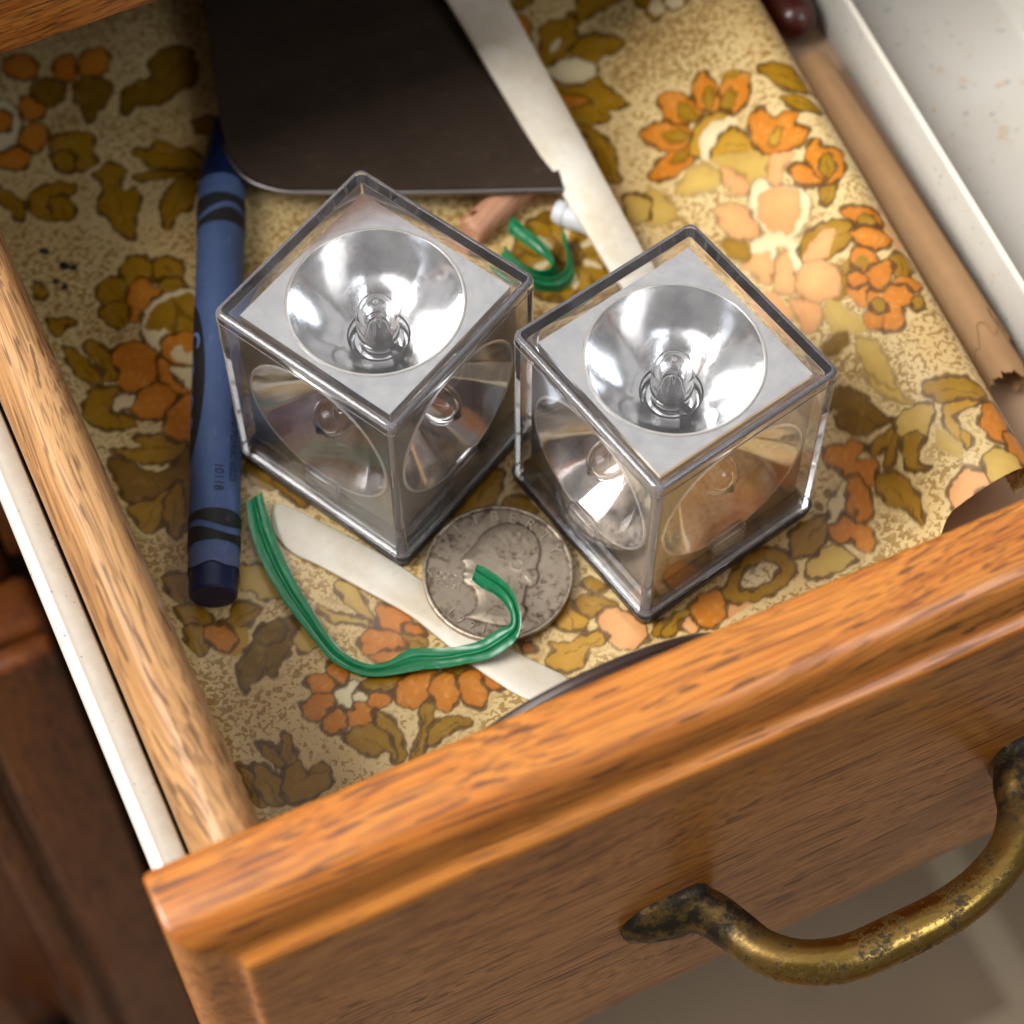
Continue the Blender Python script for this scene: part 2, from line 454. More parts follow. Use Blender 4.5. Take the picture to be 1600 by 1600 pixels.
# gentle buckles of an old sheet, and its left edge turned up against the side panel
GZ = GZ + 0.22 * (np.sin(GU * 0.11 + GV * 0.05) * np.sin(GV * 0.09 - 1.0) + 1) * np.clip((GU - 50) / 25, 0, 1)
GZ = GZ + 3.0 * np.clip((-44.2 - GU) / 4.5, 0, 1) ** 2
R1, C1 = GU.shape
PX, PY = GS.ravel(), GV.ravel()
wx = PX + 0.16 * np.sin(PY * 1.9 + 1.3 * np.sin(PX * 1.1)) + 0.10 * np.sin(PX * 3.7 + PY * 2.3)
wy = PY + 0.16 * np.sin(PX * 2.1 + 1.1 * np.sin(PY * 1.3)) + 0.10 * np.sin(PY * 4.1 - PX * 1.9)
PAL = {'O': lin(196, 120, 34), 'P': lin(218, 160, 104), 'G': lin(156, 116, 22), 'L': lin(194, 162, 84), 'Y': lin(186, 142, 44),
       'B': lin(126, 92, 22), 'C': lin(222, 204, 160), 'W': lin(226, 210, 168), 'K': lin(34, 34, 44), 'S': lin(222, 204, 160)}
INK = np.array(lin(84, 54, 14)[:3])
CREAM = np.array(lin(216, 190, 136)[:3])
colA = np.zeros((R1 * C1, 4), np.float32); colA[:, :3] = CREAM; colA[:, 3] = 1.0
SHAPES = """O -343 1429 -328 1451 -297 1447 -285 1420 -299 1387 -329 1401;O -261 1383 -246 1412 -221 1408 -219 1382 -235 1353 -258 1360;O -215 1379 -189 1407 -160 1398 -161 1365 -186 1341 -215 1347;O -350 1315 -333 1349 -303 1338 -303 1307 -330 1291;O -369 1261 -347 1285 -320 1273 -322 1246 -349 1220 -373 1232;O -430 1224 -408 1244 -375 1243 -367 1212 -389 1194 -410 1208;C -358 1291 -381 1256 -408 1250 -425 1276 -421 1320 -399 1355 -371 1361 -354 1334;O -371 1307 -381 1292 -395 1290 -403 1302 -402 1322 -392 1337 -378 1339 -370 1326;B -313 1361 -289 1378 -263 1363 -257 1335 -278 1313 -292 1309 -307 1326;B -241 1327 -221 1347 -193 1337 -176 1311 -199 1276 -227 1257 -244 1244 -243 1286 -247 1309;B -179 1235 -164 1284 -134 1295 -102 1294 -94 1330 -60 1350 -18 1331 -24 1269 -44 1249 -76 1243 -104 1231 -122 1233 -152 1246;G -314 1238 -272 1233 -246 1210 -262 1180 -261 1155 -282 1145 -314 1156 -332 1178 -327 1210;G -304 1199 -296 1178 -308 1153 -323 1160 -331 1181 -319 1203;G -393 1129 -372 1139 -339 1137 -316 1116 -336 1095 -334 1064 -351 1052 -402 1086;G -366 1103 -349 1108 -336 1095 -334 1064 -351 1052 -371 1068;G -444 1173 -418 1137 -412 1111 -428 1085 -436 1115 -452 1150;G -274 1124 -260 1134 -238 1138 -223 1110 -242 1092 -238 1067 -219 1064 -224 1030 -241 1011 -261 964 -280 996 -285 1031 -294 1056 -268 1091;G -195 1148 -163 1137 -150 1151 -131 1139 -117 1115 -98 1110 -91 1079 -104 1065 -169 1095 -182 1122;G -208 1093 -179 1086 -102 1052 -106 1040 -165 1069 -203 1080;G -137 1053 -178 1028 -195 996 -199 958 -172 982 -148 984 -117 1033;B -74 1158 -55 1166 -31 1159 -47 1131 -69 1138;G -308 895 -296 918 -268 926 -252 900 -258 863 -289 859 -306 872;G -245 897 -224 903 -205 881 -210 854 -232 856 -255 867;G -262 846 -241 858 -220 848 -216 820 -248 829;G -357 886 -344 898 -316 896 -308 873 -313 849 -325 839 -356 854;G -367 841 -346 847 -321 837 -327 804 -347 795 -365 819;O -314 850 -291 873 -271 872 -269 850 -257 839 -274 821 -293 814 -306 794 -325 803 -314 829;C -310 785 -289 812 -255 827 -206 815 -200 765 -234 730 -285 741 -310 714 -319 744;G0 -304 778 -279 807 -244 812 -210 804 -222 750 -237 733 -269 746 -275 764 -294 765;B0 -243 806 -249 778 -267 750 -265 749 -245 776 -229 753 -225 754 -240 784;O -388 743 -367 756 -346 759 -322 745 -311 715 -317 684 -325 661 -369 656 -388 677 -385 706 -378 715;O -307 710 -295 687 -298 658 -292 630 -287 613 -311 634 -322 664;C -293 683 -260 668 -279 617 -289 644 -297 662;O -298 718 -285 741 -238 731 -244 693 -257 669 -291 687;C0 -282 711 -269 713 -266 699 -250 688 -256 673 -283 688;O -382 638 -363 656 -330 658 -314 638 -315 609 -341 591 -372 601 -386 617;O -344 580 -327 602 -301 614 -276 610 -316 495 -349 481 -364 505 -361 540;G -446 795 -426 761 -416 733 -416 700 -437 720 -450 751;G -409 793 -385 764 -387 735 -386 704 -404 700 -404 733 -415 768;G -451 675 -432 693 -392 677 -412 661 -414 638 -398 616 -394 596 -446 616 -463 646;C -411 651 -401 664 -375 657 -383 640 -412 634;G -454 861 -412 841 -433 833 -452 824;G -448 944 -437 920 -450 908 -457 917;K0 -406 1003 -409 1000 -413 1000 -416 1003 -416 1007 -413 1010 -409 1010 -406 1007;K0 -384 955 -388 951 -393 951 -396 955 -396 961 -393 965 -388 965 -384 961;K0 -374 948 -376 946 -379 946 -381 948 -381 951 -379 953 -376 953 -374 951;K0 -402 916 -404 913 -407 913 -409 916 -409 919 -407 921 -404 922 -402 919;K0 -411 933 -413 931 -415 931 -417 933 -417 936 -415 938 -413 938 -411 936;G -442 568 -416 553 -394 551 -401 573 -369 564 -356 554 -342 531 -325 527 -346 512 -373 508 -403 520 -428 542;B -454 550 -425 526 -402 499 -372 489 -349 503 -330 513 -346 450 -378 385 -406 362 -412 401 -406 428 -387 449 -412 449 -453 452 -457 494;G -455 451 -412 448 -387 452 -414 412 -428 394 -448 396 -454 420;G -387 449 -366 460 -372 422 -386 389 -406 366 -411 402 -404 427;G -447 306 -418 291 -420 260 -436 243 -443 246 -452 275;G -450 244 -426 235 -407 207 -418 195 -436 196 -449 209 -453 228;G -356 212 -334 184 -355 173 -374 167 -400 184 -380 192;Y0 -381 168 -367 158 -375 135 -390 125 -404 130 -417 140 -393 143;G -450 206 -427 190 -428 171 -434 155 -449 149 -457 171;O -424 190 -400 184 -386 165 -393 143 -410 140 -425 162;L -334 269 -313 263 -297 252 -290 227 -295 195 -319 202 -329 220 -346 236;B -404 98 -381 122 -358 137 -347 151 -318 154 -288 147 -289 126 -309 107 -339 84 -359 68 -357 99 -373 75 -395 71 -407 60;L -299 117 -270 132 -269 89 -284 87 -302 88;B -357 139 -343 154 -318 154 -307 142 -319 124 -342 123;O -314 35 -300 40 -282 34 -269 10 -285 1 -306 9;O -272 48 -259 49 -247 23 -262 9 -274 28;O -335 -3 -313 7 -288 -2 -282 -16 -292 -30 -320 -33 -337 -20;O -317 -41 -286 -26 -280 -44 -283 -57 -305 -66 -318 -54;O -278 -45 -263 -32 -235 -43 -240 -65 -258 -75 -274 -68;O -237 -19 -216 -24 -205 -41 -213 -55 -233 -48 -241 -35;W -281 -3 -262 2 -247 4 -242 -7 -257 -19 -268 -34 -280 -24;W -239 -27 -244 -31 -251 -31 -256 -26 -256 -19 -251 -15 -244 -15 -239 -20;G -233 -57 -221 -81 -217 -110 -225 -146 -242 -149 -237 -114 -241 -76;G -296 -78 -276 -73 -253 -77 -239 -95 -235 -115 -240 -144 -247 -125 -267 -124 -282 -111;G -464 -55 -448 -78 -447 -126 -462 -128 -462 -84;G -440 -59 -424 -78 -414 -102 -418 -127 -428 -142 -442 -131 -452 -107 -447 -85;G -421 -30 -405 -45 -394 -67 -393 -90 -410 -73 -419 -51;G -380 -32 -375 -54 -379 -74 -391 -89 -394 -63;G -407 -99 -390 -87 -377 -89 -374 -112 -357 -104 -344 -106 -340 -126 -351 -143 -398 -149 -416 -136;L -202 179 -179 162 -177 120 -174 79 -192 117 -204 146;L -245 152 -224 125 -197 106 -177 78 -205 100 -236 118;O -163 100 -152 110 -123 82 -129 54 -158 55 -170 74;G -153 46 -122 44 -117 16 -146 16;O -209 62 -190 76 -153 52 -151 25 -186 31 -211 40;O -206 31 -181 29 -151 18 -183 11;O -139 59 -117 55 -109 35 -127 40;G -235 -4 -192 -11 -161 -32 -178 -56 -199 -33 -230 -19;G -166 -75 -147 -71 -161 -109 -193 -150 -217 -152 -183 -120;O -194 -42 -168 -22 -137 -24 -123 -37 -142 -67 -175 -77 -195 -64;G -112 -39 -77 -45 -86 -57 -106 -51;O -77 -52 -56 -68 -35 -104 -57 -97 -71 -71;O -142 -60 -122 -41 -101 -53 -103 -82 -130 -104 -144 -91;O -94 -63 -67 -60 -66 -102 -82 -120 -101 -105;G -169 -121 -141 -115 -115 -127 -111 -138 -145 -138 -183 -146;G 159 13 176 8 185 -12 170 -14 158 -2;Y 109 -12 126 -14 132 -48 120 -64 91 -51 85 -33;G 130 -14 153 -15 177 -33 186 -51 162 -46 140 -51 130 -31;P 150 -63 166 -50 187 -56 204 -83 208 -118 187 -128 164 -124 146 -99;Y 41 -97 61 -83 65 -67 85 -79 128 -77 147 -86 140 -100 113 -98 90 -122 59 -117;O 19 -52 35 -51 32 -67 21 -64;G 220 -122 232 -106 255 -108 263 -124 242 -134;G 242 -116 269 -103 291 -110 268 -128 233 -132;P0 349 -112 388 -133 364 -139 336 -143;O 293 -105 320 -92 351 -98 341 -128 321 -147 288 -140;P 263 -129 282 -117 287 -137 277 -146;G 350 -112 387 -74 431 -57 466 -64 479 -94 471 -119 435 -132 392 -134;S 383 -107 406 -83 441 -82 454 -97 425 -112;L 498 -117 525 -103 552 -101 575 -133 548 -143 494 -139;G 492 -70 507 -54 538 -50 572 -51 561 -70 545 -86 520 -98 492 -85;B 687 146 724 116 731 84 739 46 760 22 733 38 709 39 682 54 671 85 671 101 695 85 681 112 672 122;L0.5 751 135 773 130 785 100 782 67 791 35 770 58 756 93;G 697 20 730 19 760 13 739 -1 711 -31 699 -22 717 -2 692 2;L 751 27 793 24 816 9 807 -6 775 -30 752 -42 747 -64 757 -77 738 -68 729 -46 747 -8;G 747 -8 770 -14 775 -30 752 -42 747 -64 755 -74 738 -69 729 -46;O 630 65 658 48 671 50 685 24 659 16 685 -5 685 -20 662 -37 647 -25 642 -3 631 2 635 18 619 35;G 509 -49 551 -45 573 -49 554 -79 522 -97 487 -89;O 566 -67 598 -56 602 -73 617 -95 618 -126 600 -135 587 -119 587 -101 567 -103 559 -88;O 631 -7 648 -13 651 -46 638 -77 619 -87 606 -67 614 -38;C 575 -50 590 -27 625 -9 615 -30 591 -55 570 -63;B0 594 -15 591 -17 587 -16 587 -13 590 -9 594 -7 597 -7 597 -11;B0 572 -29 568 -32 564 -31 564 -28 567 -24 571 -21 574 -22 574 -25;B0 617 -68 613 -70 610 -69 610 -66 613 -62 616 -60 619 -61 620 -64;G 676 -34 700 -44 713 -70 714 -110 696 -148 691 -114 671 -89 666 -60;G 822 48 858 38 887 19 905 -14 876 -22 840 -6 824 22;Y 835 -5 884 -27 855 -25 834 -26 833 -50 838 -78 826 -88 821 -66 818 -30;L0 802 -33 812 -53 818 -76 809 -94 797 -78 791 -55;O 870 -55 901 -29 911 -64 902 -105 874 -105 865 -77;O 894 -93 921 -106 924 -148 890 -157 879 -128;P 761 -135 780 -123 805 -118 820 -135 825 -162 805 -159 758 -162;L 834 -124 856 -114 878 -131 883 -167 858 -163 830 -163;G 895 749 941 727 953 684 965 657 918 675 903 712;G 899 669 928 653 949 611 915 625 902 650;O 622 696 652 722 681 724 716 711 707 684 672 680 646 683;O 651 792 684 796 716 775 729 749 724 725 714 717 683 727 664 751;O 719 841 748 820 761 786 762 749 735 754 710 777 708 811;O 781 809 806 817 811 798 811 755 799 731 778 744 766 773;O 821 767 849 765 870 749 852 713 823 701 804 712 805 740;G0.7 721 732 712 730 698 739 687 752 686 763 694 765 708 756 719 743;G0.7 748 748 739 753 733 770 731 787 737 795 745 790 752 774 754 756;G0.7 797 758 788 748 780 748 779 757 784 771 793 781 801 781 802 772;G0.7 823 722 812 718 804 722 804 732 813 742 824 747 832 743 832 733;G0.7 703 702 698 698 688 697 678 700 674 706 678 711 688 712 699 708;Y 726 723 754 736 788 728 804 701 786 704 757 715 736 707 720 680 710 695;W0 736 707 762 717 788 707 807 695 801 680 778 680 751 678 735 662 724 676;Y 736 664 770 682 794 680 805 655 803 612 777 636 754 651;G0 831 782 850 778 861 761 843 767;L0 734 660 796 615 821 578 799 544 767 567 757 604 742 631;O 825 663 839 675 858 672 861 642 882 638 902 626 890 604 902 582 874 565 844 577 825 585 813 623;Y0.7 853 600 843 596 837 599 839 606 846 614 856 617 862 615 860 607;P0.6 821 578 841 573 859 558 834 549 805 522 795 537;G 861 463 878 469 887 456 863 434 854 442;O 875 541 891 556 906 559 907 536 931 521 917 482 895 467 881 470 860 490 871 524;G 904 495 893 481 884 480 881 490 886 506 897 519 907 521 909 511;O 839 538 860 530 870 488 868 476 844 493 837 516;L0.6 652 646 686 668 715 660 733 622 722 609 690 616;P0.4 737 629 756 601 762 565 748 557 733 585;L0.6 608 673 628 643 628 610 617 595 572 613;P0.6 693 572 727 546 737 512 732 477 709 481 685 522;W0.8 747 533 765 557 787 557 798 524 816 513 836 486 834 454 806 427 776 427 763 446 747 460 742 498;P0 759 522 779 534 806 516 827 491 814 459 786 438 770 439 753 471 748 499;P0.5 693 448 720 458 752 439 732 421 700 384 688 414 682 444;P0.5 708 377 732 407 760 412 748 368 730 344 707 355;W0 734 465 763 446 781 396 764 379 752 370 761 414 748 433 730 423 733 439 702 454 703 466;G0.5 669 508 685 501 705 468 686 451 670 474;P0.4 714 327 736 314 750 279 743 263 709 261 710 301;P0 692 371 700 345 703 310 690 308 683 365;G 782 402 815 412 858 398 876 368 853 351 812 349 772 372;P0 777 380 819 395 842 385 811 357 785 364;G0.7 808 333 821 307 813 285 799 271 776 282;P0.4 745 357 769 368 795 351 810 326 806 301 788 281 757 295 736 324;G0.4 817 319 839 317 842 295 825 294;P0 913 355 931 353 930 323 946 302 917 305;O 874 412 909 394 925 369 912 349 889 360 876 391;G 910 359 901 353 891 357 886 367 888 377 897 381 907 378 913 369;O 870 363 904 349 914 314 882 310 872 323 864 352;O 845 328 864 329 877 304 871 289 851 282 841 303;G0 860 297 855 292 848 294 845 300 846 308 852 313 858 311 862 305;G 899 285 917 286 930 257 901 241 886 252;O 879 240 904 237 918 214 898 209;O0.5 806 278 837 258 836 234 812 235;O 834 248 864 241 892 218 885 191 864 191 853 163 831 161 818 181 821 209;O 848 281 878 284 894 275 880 255 855 238 845 258;O 823 296 838 289 843 273 829 268 815 283;O0.7 811 220 830 201 813 182 799 196;G 844 208 837 203 829 205 824 213 825 223 832 228 841 225 845 217;G 900 180 893 172 885 172 881 178 884 187 890 194 898 195 903 189;L0 765 282 781 261 796 199 771 207 748 237;B0.4 717 220 750 220 764 205 751 194 719 199;L0.5 769 185 788 178 797 151 791 105 782 76 768 100 760 143;G 561 1038 581 1060 597 1098 625 1105 648 1097 665 1112 654 1068 639 1037 613 1023 567 1009 558 1017;W0 588 1038 600 1052 614 1061 603 1044;G 663 1080 697 1134 738 1096 757 1067 727 1076 692 1083;G 561 1174 599 1183 618 1174 589 1161;O 567 1145 583 1128 574 1103 562 1082;G 618 1024 658 1044 680 1039 716 990 693 983 668 989 647 982 635 1007;G 561 987 582 958 611 948 637 951 645 916 660 867 622 871 619 854 600 850 567 856 553 869 555 924;W 560 1000 593 1013 624 1005 643 983 646 960 612 950 590 954 571 976;O 556 945 604 904 566 906 556 914;G 565 854 586 822 591 778 575 740 569 713 546 735 558 784;G 783 1050 779 1024 787 1012 781 996 786 980 801 975 814 981 831 961 848 960 857 975;W0 811 986 803 980 794 983 790 994 792 1005 800 1011 809 1008 813 998;W0 847 965 839 962 829 967 823 979 823 989 830 992 840 986 847 975;B 499 566 443 513 370 515 323 569 329 646 385 700 459 700 507 644;G0.8 490 559 478 555 458 562 443 577 441 590 453 594 473 587 488 573;G0.8 457 525 446 527 433 545 427 567 431 581 443 578 455 561 461 539;G0.8 415 509 407 518 404 541 408 565 417 577 425 568 428 545 424 520;G0.8 373 515 369 528 377 552 390 574 402 580 405 567 398 543 384 521;G0.8 340 542 342 556 358 575 378 589 390 589 387 575 371 555 352 542;G0.8 323 584 331 596 352 606 374 608 384 602 376 589 355 579 333 577;G0.8 328 631 339 638 360 637 379 627 384 616 373 608 351 610 333 619;G0.8 352 673 364 674 381 661 392 642 391 627 379 627 362 639 351 658;G0.8 391 700 401 694 410 672 411 648 404 634 394 640 385 662 384 686;G0.8 435 705 441 694 439 668 430 644 419 635 413 646 415 671 425 696;G0.8 475 688 475 673 463 650 445 632 433 629 432 643 445 666 463 684;G0.8 501 651 495 638 475 622 453 614 442 617 448 631 467 647 489 655;G0.8 506 605 496 595 474 590 453 594 445 604 455 614 478 618 499 615;C0 456 561 451 562 444 568 438 576 438 582 442 581 450 575 455 567;C0 400 540 398 545 399 556 403 567 407 571 409 566 407 555 403 544;C0 352 606 357 610 367 611 376 610 380 607 376 604 366 602 356 603;C0 385 662 389 660 394 652 398 642 397 636 393 638 387 646 384 656;C0 443 670 443 664 440 653 434 642 429 639 429 645 432 656 438 666;C0 476 622 472 618 462 613 452 612 448 614 452 618 462 622 472 624;B 428 599 419 591 407 591 399 600 400 613 409 621 421 621 429 612;L 566 681 597 657 584 625 562 617 547 637;G 17 206 63 240 105 261 126 257 111 227 79 205;G 94 189 109 202 125 202 140 187 141 161 101 183;G -255 442 -237 441 -223 419 -219 395 -230 385 -252 403 -258 419;G -222 393 -200 392 -186 342 -200 335 -215 369"""
order = np.argsort(wy); wys = wy[order]
for ent in SHAPES.split(';'):
    ent = ent.split(); code = ent[0]; q = np.array([int(c) for c in ent[1:]], float).reshape(-1, 2) / 10.0
    olw = float(code[1:]) if len(code) > 1 else 1.0
    P = catmull(q, 5, True); Q = np.roll(P, -1, 0)
    lo = P.min(0) - 1; hi = P.max(0) + 1
    i0, i1 = np.searchsorted(wys, (lo[1], hi[1]))
    idx = order[i0:i1]; idx = idx[(wx[idx] > lo[0]) & (wx[idx] < hi[0])]
    if len(idx) == 0: continue
    X = wx[idx]; Y = wy[idx]
    ins = np.zeros(len(idx), bool); dmin = np.full(len(idx), 1e9)
    for (ax, ay), (bx, by) in zip(P, Q):
        cond = ((ay > Y) != (by > Y))
        if ay != by: ins ^= cond & (X < (bx - ax) * (Y - ay) / (by - ay) + ax)
        dx, dy = bx - ax, by - ay; L = dx * dx + dy * dy + 1e-9
        t = np.clip(((X - ax) * dx + (Y - ay) * dy) / L, 0, 1)
        np.minimum(dmin, (X - ax - t * dx) ** 2 + (Y - ay - t * dy) ** 2, out=dmin)
    sd = np.sqrt(dmin); sd = np.where(ins, -sd, sd) - 0.30
    fill = np.clip(0.5 - sd / 0.3, 0, 1)
    base = np.array(PAL[code[0]][:3])
    # petals are printed a little paler towards their middle
    tone = 1.0 + 0.16 * np.clip(-sd / 2.2, 0, 1) - 0.08
    cfill = np.clip(base[None] * tone[:, None], 0, 1)
    colA[idx, :3] = colA[idx, :3] * (1 - fill[:, None]) + cfill * fill[:, None]
    colA[idx, 3] = colA[idx, 3] * (1 - fill) + (0.9 if code[0] == 'S' else 0.0) * fill
    halo = np.clip((sd - 0.4) / 2.0, 0, 1); halo = 0.25 + 0.75 * halo
    colA[idx, 3] = np.where(sd > 0, np.minimum(colA[idx, 3], np.maximum(halo, 0.25) if olw >= 1 else 1.0), colA[idx, 3])
    if code[0] in 'GBY' and olw >= 1:           # a vein down the longer axis of a leaf
        cen = P.mean(0); ev, evec = np.linalg.eigh(np.cov((P - cen).T)); ax_ = evec[:, 1]; L_ = math.sqrt(ev[1])
        if L_ > 1.3:
            al = (X - cen[0]) * ax_[0] + (Y - cen[1]) * ax_[1]; ac = (X - cen[0]) * -ax_[1] + (Y - cen[1]) * ax_[0]
            ac = ac - 0.12 * al * al / L_ * 0.6
            vein = np.clip((0.15 - np.abs(ac)) / 0.15 + 0.4, 0, 1) * (al > -1.3 * L_) * (al < 0.55 * L_) * fill * 0.6
            colA[idx, :3] = colA[idx, :3] * (1 - vein[:, None]) + INK[None] * vein[:, None]
    if code[0] in 'OP' and olw > 0:             # brush streaks of paler ink inside petals
        st = np.clip(np.sin(X * 2.3 + 3 * np.sin(Y * 0.7)) * np.sin(Y * 1.9 + 2 * np.sin(X * 0.8)) * 1.6 - 0.7, 0, 1) * np.clip(-sd / 0.8 - 0.4, 0, 1) * 0.35
        colA[idx, :3] = colA[idx, :3] * (1 - st[:, None]) + np.array(lin(232, 178, 104)[:3])[None] * st[:, None]
    if olw > 0:
        wv = 0.40 * (0.75 + 0.45 * np.sin(X * 0.9 + Y * 1.3) + 0.15 * np.sin(X * 3.1 - Y * 2.0))
        lineA = np.clip((np.maximum(wv, 0.16) - np.abs(sd)) / 0.2 + 0.5, 0, 1) * min(1.0, 0.35 + 0.65 * olw if olw < 1 else 1.0) * (0.85 if olw >= 1 else 0.6)
        colA[idx, :3] = colA[idx, :3] * (1 - lineA[:, None]) + INK[None] * lineA[:, None]
        colA[idx, 3] *= (1 - lineA)
me = bpy.data.meshes.new("shelf_liner")
nV = R1 * C1
me.vertices.add(nV)
me.vertices.foreach_set("co", (np.stack([GU.ravel(), GV.ravel(), GZ.ravel()], 1) * MM).astype(np.float32).ravel())
ii = (np.arange(R1 - 1)[:, None] * C1 + np.arange(C1 - 1)[None]).ravel()
quads = np.stack([ii, ii + 1, ii + 1 + C1, ii + C1], 1).astype(np.int32)
me.loops.add(len(quads) * 4); me.polygons.add(len(quads))
me.loops.foreach_set("vertex_index", quads.ravel())
me.polygons.foreach_set("loop_start", (np.arange(len(quads)) * 4).astype(np.int32))
me.polygons.foreach_set("use_smooth", np.ones(len(quads), bool))
me.update(calc_edges=True)
at = me.attributes.new("print", 'FLOAT_COLOR', 'POINT'); at.data.foreach_set("color", colA.ravel())
at = me.attributes.new("sheet", 'FLOAT_VECTOR', 'POINT'); at.data.foreach_set("vector", np.stack([PX, PY, 0 * PX], 1).astype(np.float32).ravel())

def liner_mat():
    t = NT("printed_vinyl")
    a = t.n("Attribute", attribute_name="print"); s = t.n("Attribute", attribute_name="sheet").outputs["Vector"]
    n1 = t.noise(s, 1.05, 2.0, 0.5, 0.6); n2 = t.noise(s, 2.1, 1.0)
    dens = t.noise(s, 0.045, 2.0)
    k = t.math('ADD', t.math('ADD', t.math('MULTIPLY', n1, 0.8), t.math('MULTIPLY', n2, 0.2)), t.math('MULTIPLY', t.math('SUBTRACT', dens, 0.5), 0.30))
    spk = t.ramp(k, [(0.503, 0.0), (0.55, 1.0)])
    spk = t.math('MULTIPLY', t.math('MULTIPLY', spk, a.outputs["Alpha"]), 0.78)
    colr = t.mix(spk, a.outputs["Color"], lin(146, 108, 42))
    # uneven ink on the printed shapes and general yellowing
    ink = t.noise(s, 0.35, 4.0, 0.6)
    colr = t.mix(t.math('MULTIPLY', t.ramp(ink, [(0.5, 0.0), (0.8, 1.0)]), 0.22), colr, lin(226, 190, 120))
    age = t.noise(s, 0.06, 3.0)
    colr = t.mix(t.ramp(age, [(0.42, 0.0), (0.75, 0.45)]), colr, lin(206, 170, 104), 'MULTIPLY')
    grain = t.noise(s, 7.0, 2.0)
    t.bsdf(Base_Color=colr, Roughness=t.math('ADD', t.math('MULTIPLY', grain, 0.14), 0.20), Specular_IOR_Level=0.5,
           Normal=t.bump(t.math('ADD', t.math('ADD', grain, n1), t.math('MULTIPLY', t.noise(s, 0.11, 2.0, 0.5, 0.8), 14.0)), 0.18, 0.06))
    return t.m
lo_ = obj("shelf_liner", me, liner_mat())
tag(lo_, "glossy cream drawer liner printed with orange and olive flowers, curling up at one side", "drawer liner")

# ------------------------------------------------------------------ flash cubes
CW, CT = 17.45, 42.0      # half width and height of the clear cover
def cover_mesh():
    wt = 1.55; o = []
    o.append(rsquare(CW + 0.12, 1.5, 2.56)); o.append(rsquare(CW + 0.12, 1.5, 3.0)); o.append(rsquare(CW, 1.3, 3.2))
    o.append(rsquare(CW, 1.3, CT - 2.6)); o.append(rsquare(CW + 0.10, 1.35, CT - 2.45)); o.append(rsquare(CW + 0.10, 1.35, CT - 2.2)); o.append(rsquare(CW, 1.3, CT - 2.05))
    o.append(rsquare(CW, 1.3, CT - 0.8))
    for a in (22, 45, 68): 
        o.append(rsquare(CW - 0.8 + 0.8 * math.cos(math.radians(a)), 1.3, CT - 0.8 + 0.8 * math.sin(math.radians(a))))
    o.append(rsquare(CW - 0.8, 0.9, CT)); o.append(rsquare(CW - 2.6, 0.7, CT)); 
    inn = [rsquare(CW - wt, 0.5, 2.56), rsquare(CW - wt, 0.5, CT - wt - 0.4), rsquare(CW - wt - 0.15, 0.4, CT - wt - 0.1), rsquare(CW - wt - 0.5, 0.3, CT - wt), rsquare(CW - wt - 2, 0.2, CT - wt)]
    vo, fo = bridge(o, True, False, True)
    vi, fi = bridge(inn, True, False, True)
    k = len(vo); n = len(o[0])
    faces = fo + [tuple(k + i for i in f) for f in fi]
    for j in range(n): faces.append((j, (j + 1) % n, k + (j + 1) % n, k + j))
    me = mesh_from("cover", vo + vi, faces, True, 25)
    me.materials.append(m_clear); me.materials.append(m_edge)
    for p in me.polygons:
        nmax = max(abs(c) for c in p.normal)
        r_ = max(abs(p.center.x), abs(p.center.y)) / MM
        if nmax < 0.985 and (r_ > CW - 1.3) or (p.center.z < 3.3 * MM and r_ > CW): p.material_index = 1
    return me
me_cover = cover_mesh()
bv, bf = bridge([rsquare(17.2, 1.2, 0.0), rsquare(17.55, 1.4, 0.3), rsquare(17.9, 1.5, 2.5), rsquare(15.6, 0.5, 2.51), rsquare(15.5, 0.5, 6.4), rsquare(14.9, 0.5, 6.9)], True, True, True)
me_base = mesh_from("base", bv, bf, True, 30)
PH, DR, DD = 14.6, 13.3, 11.6
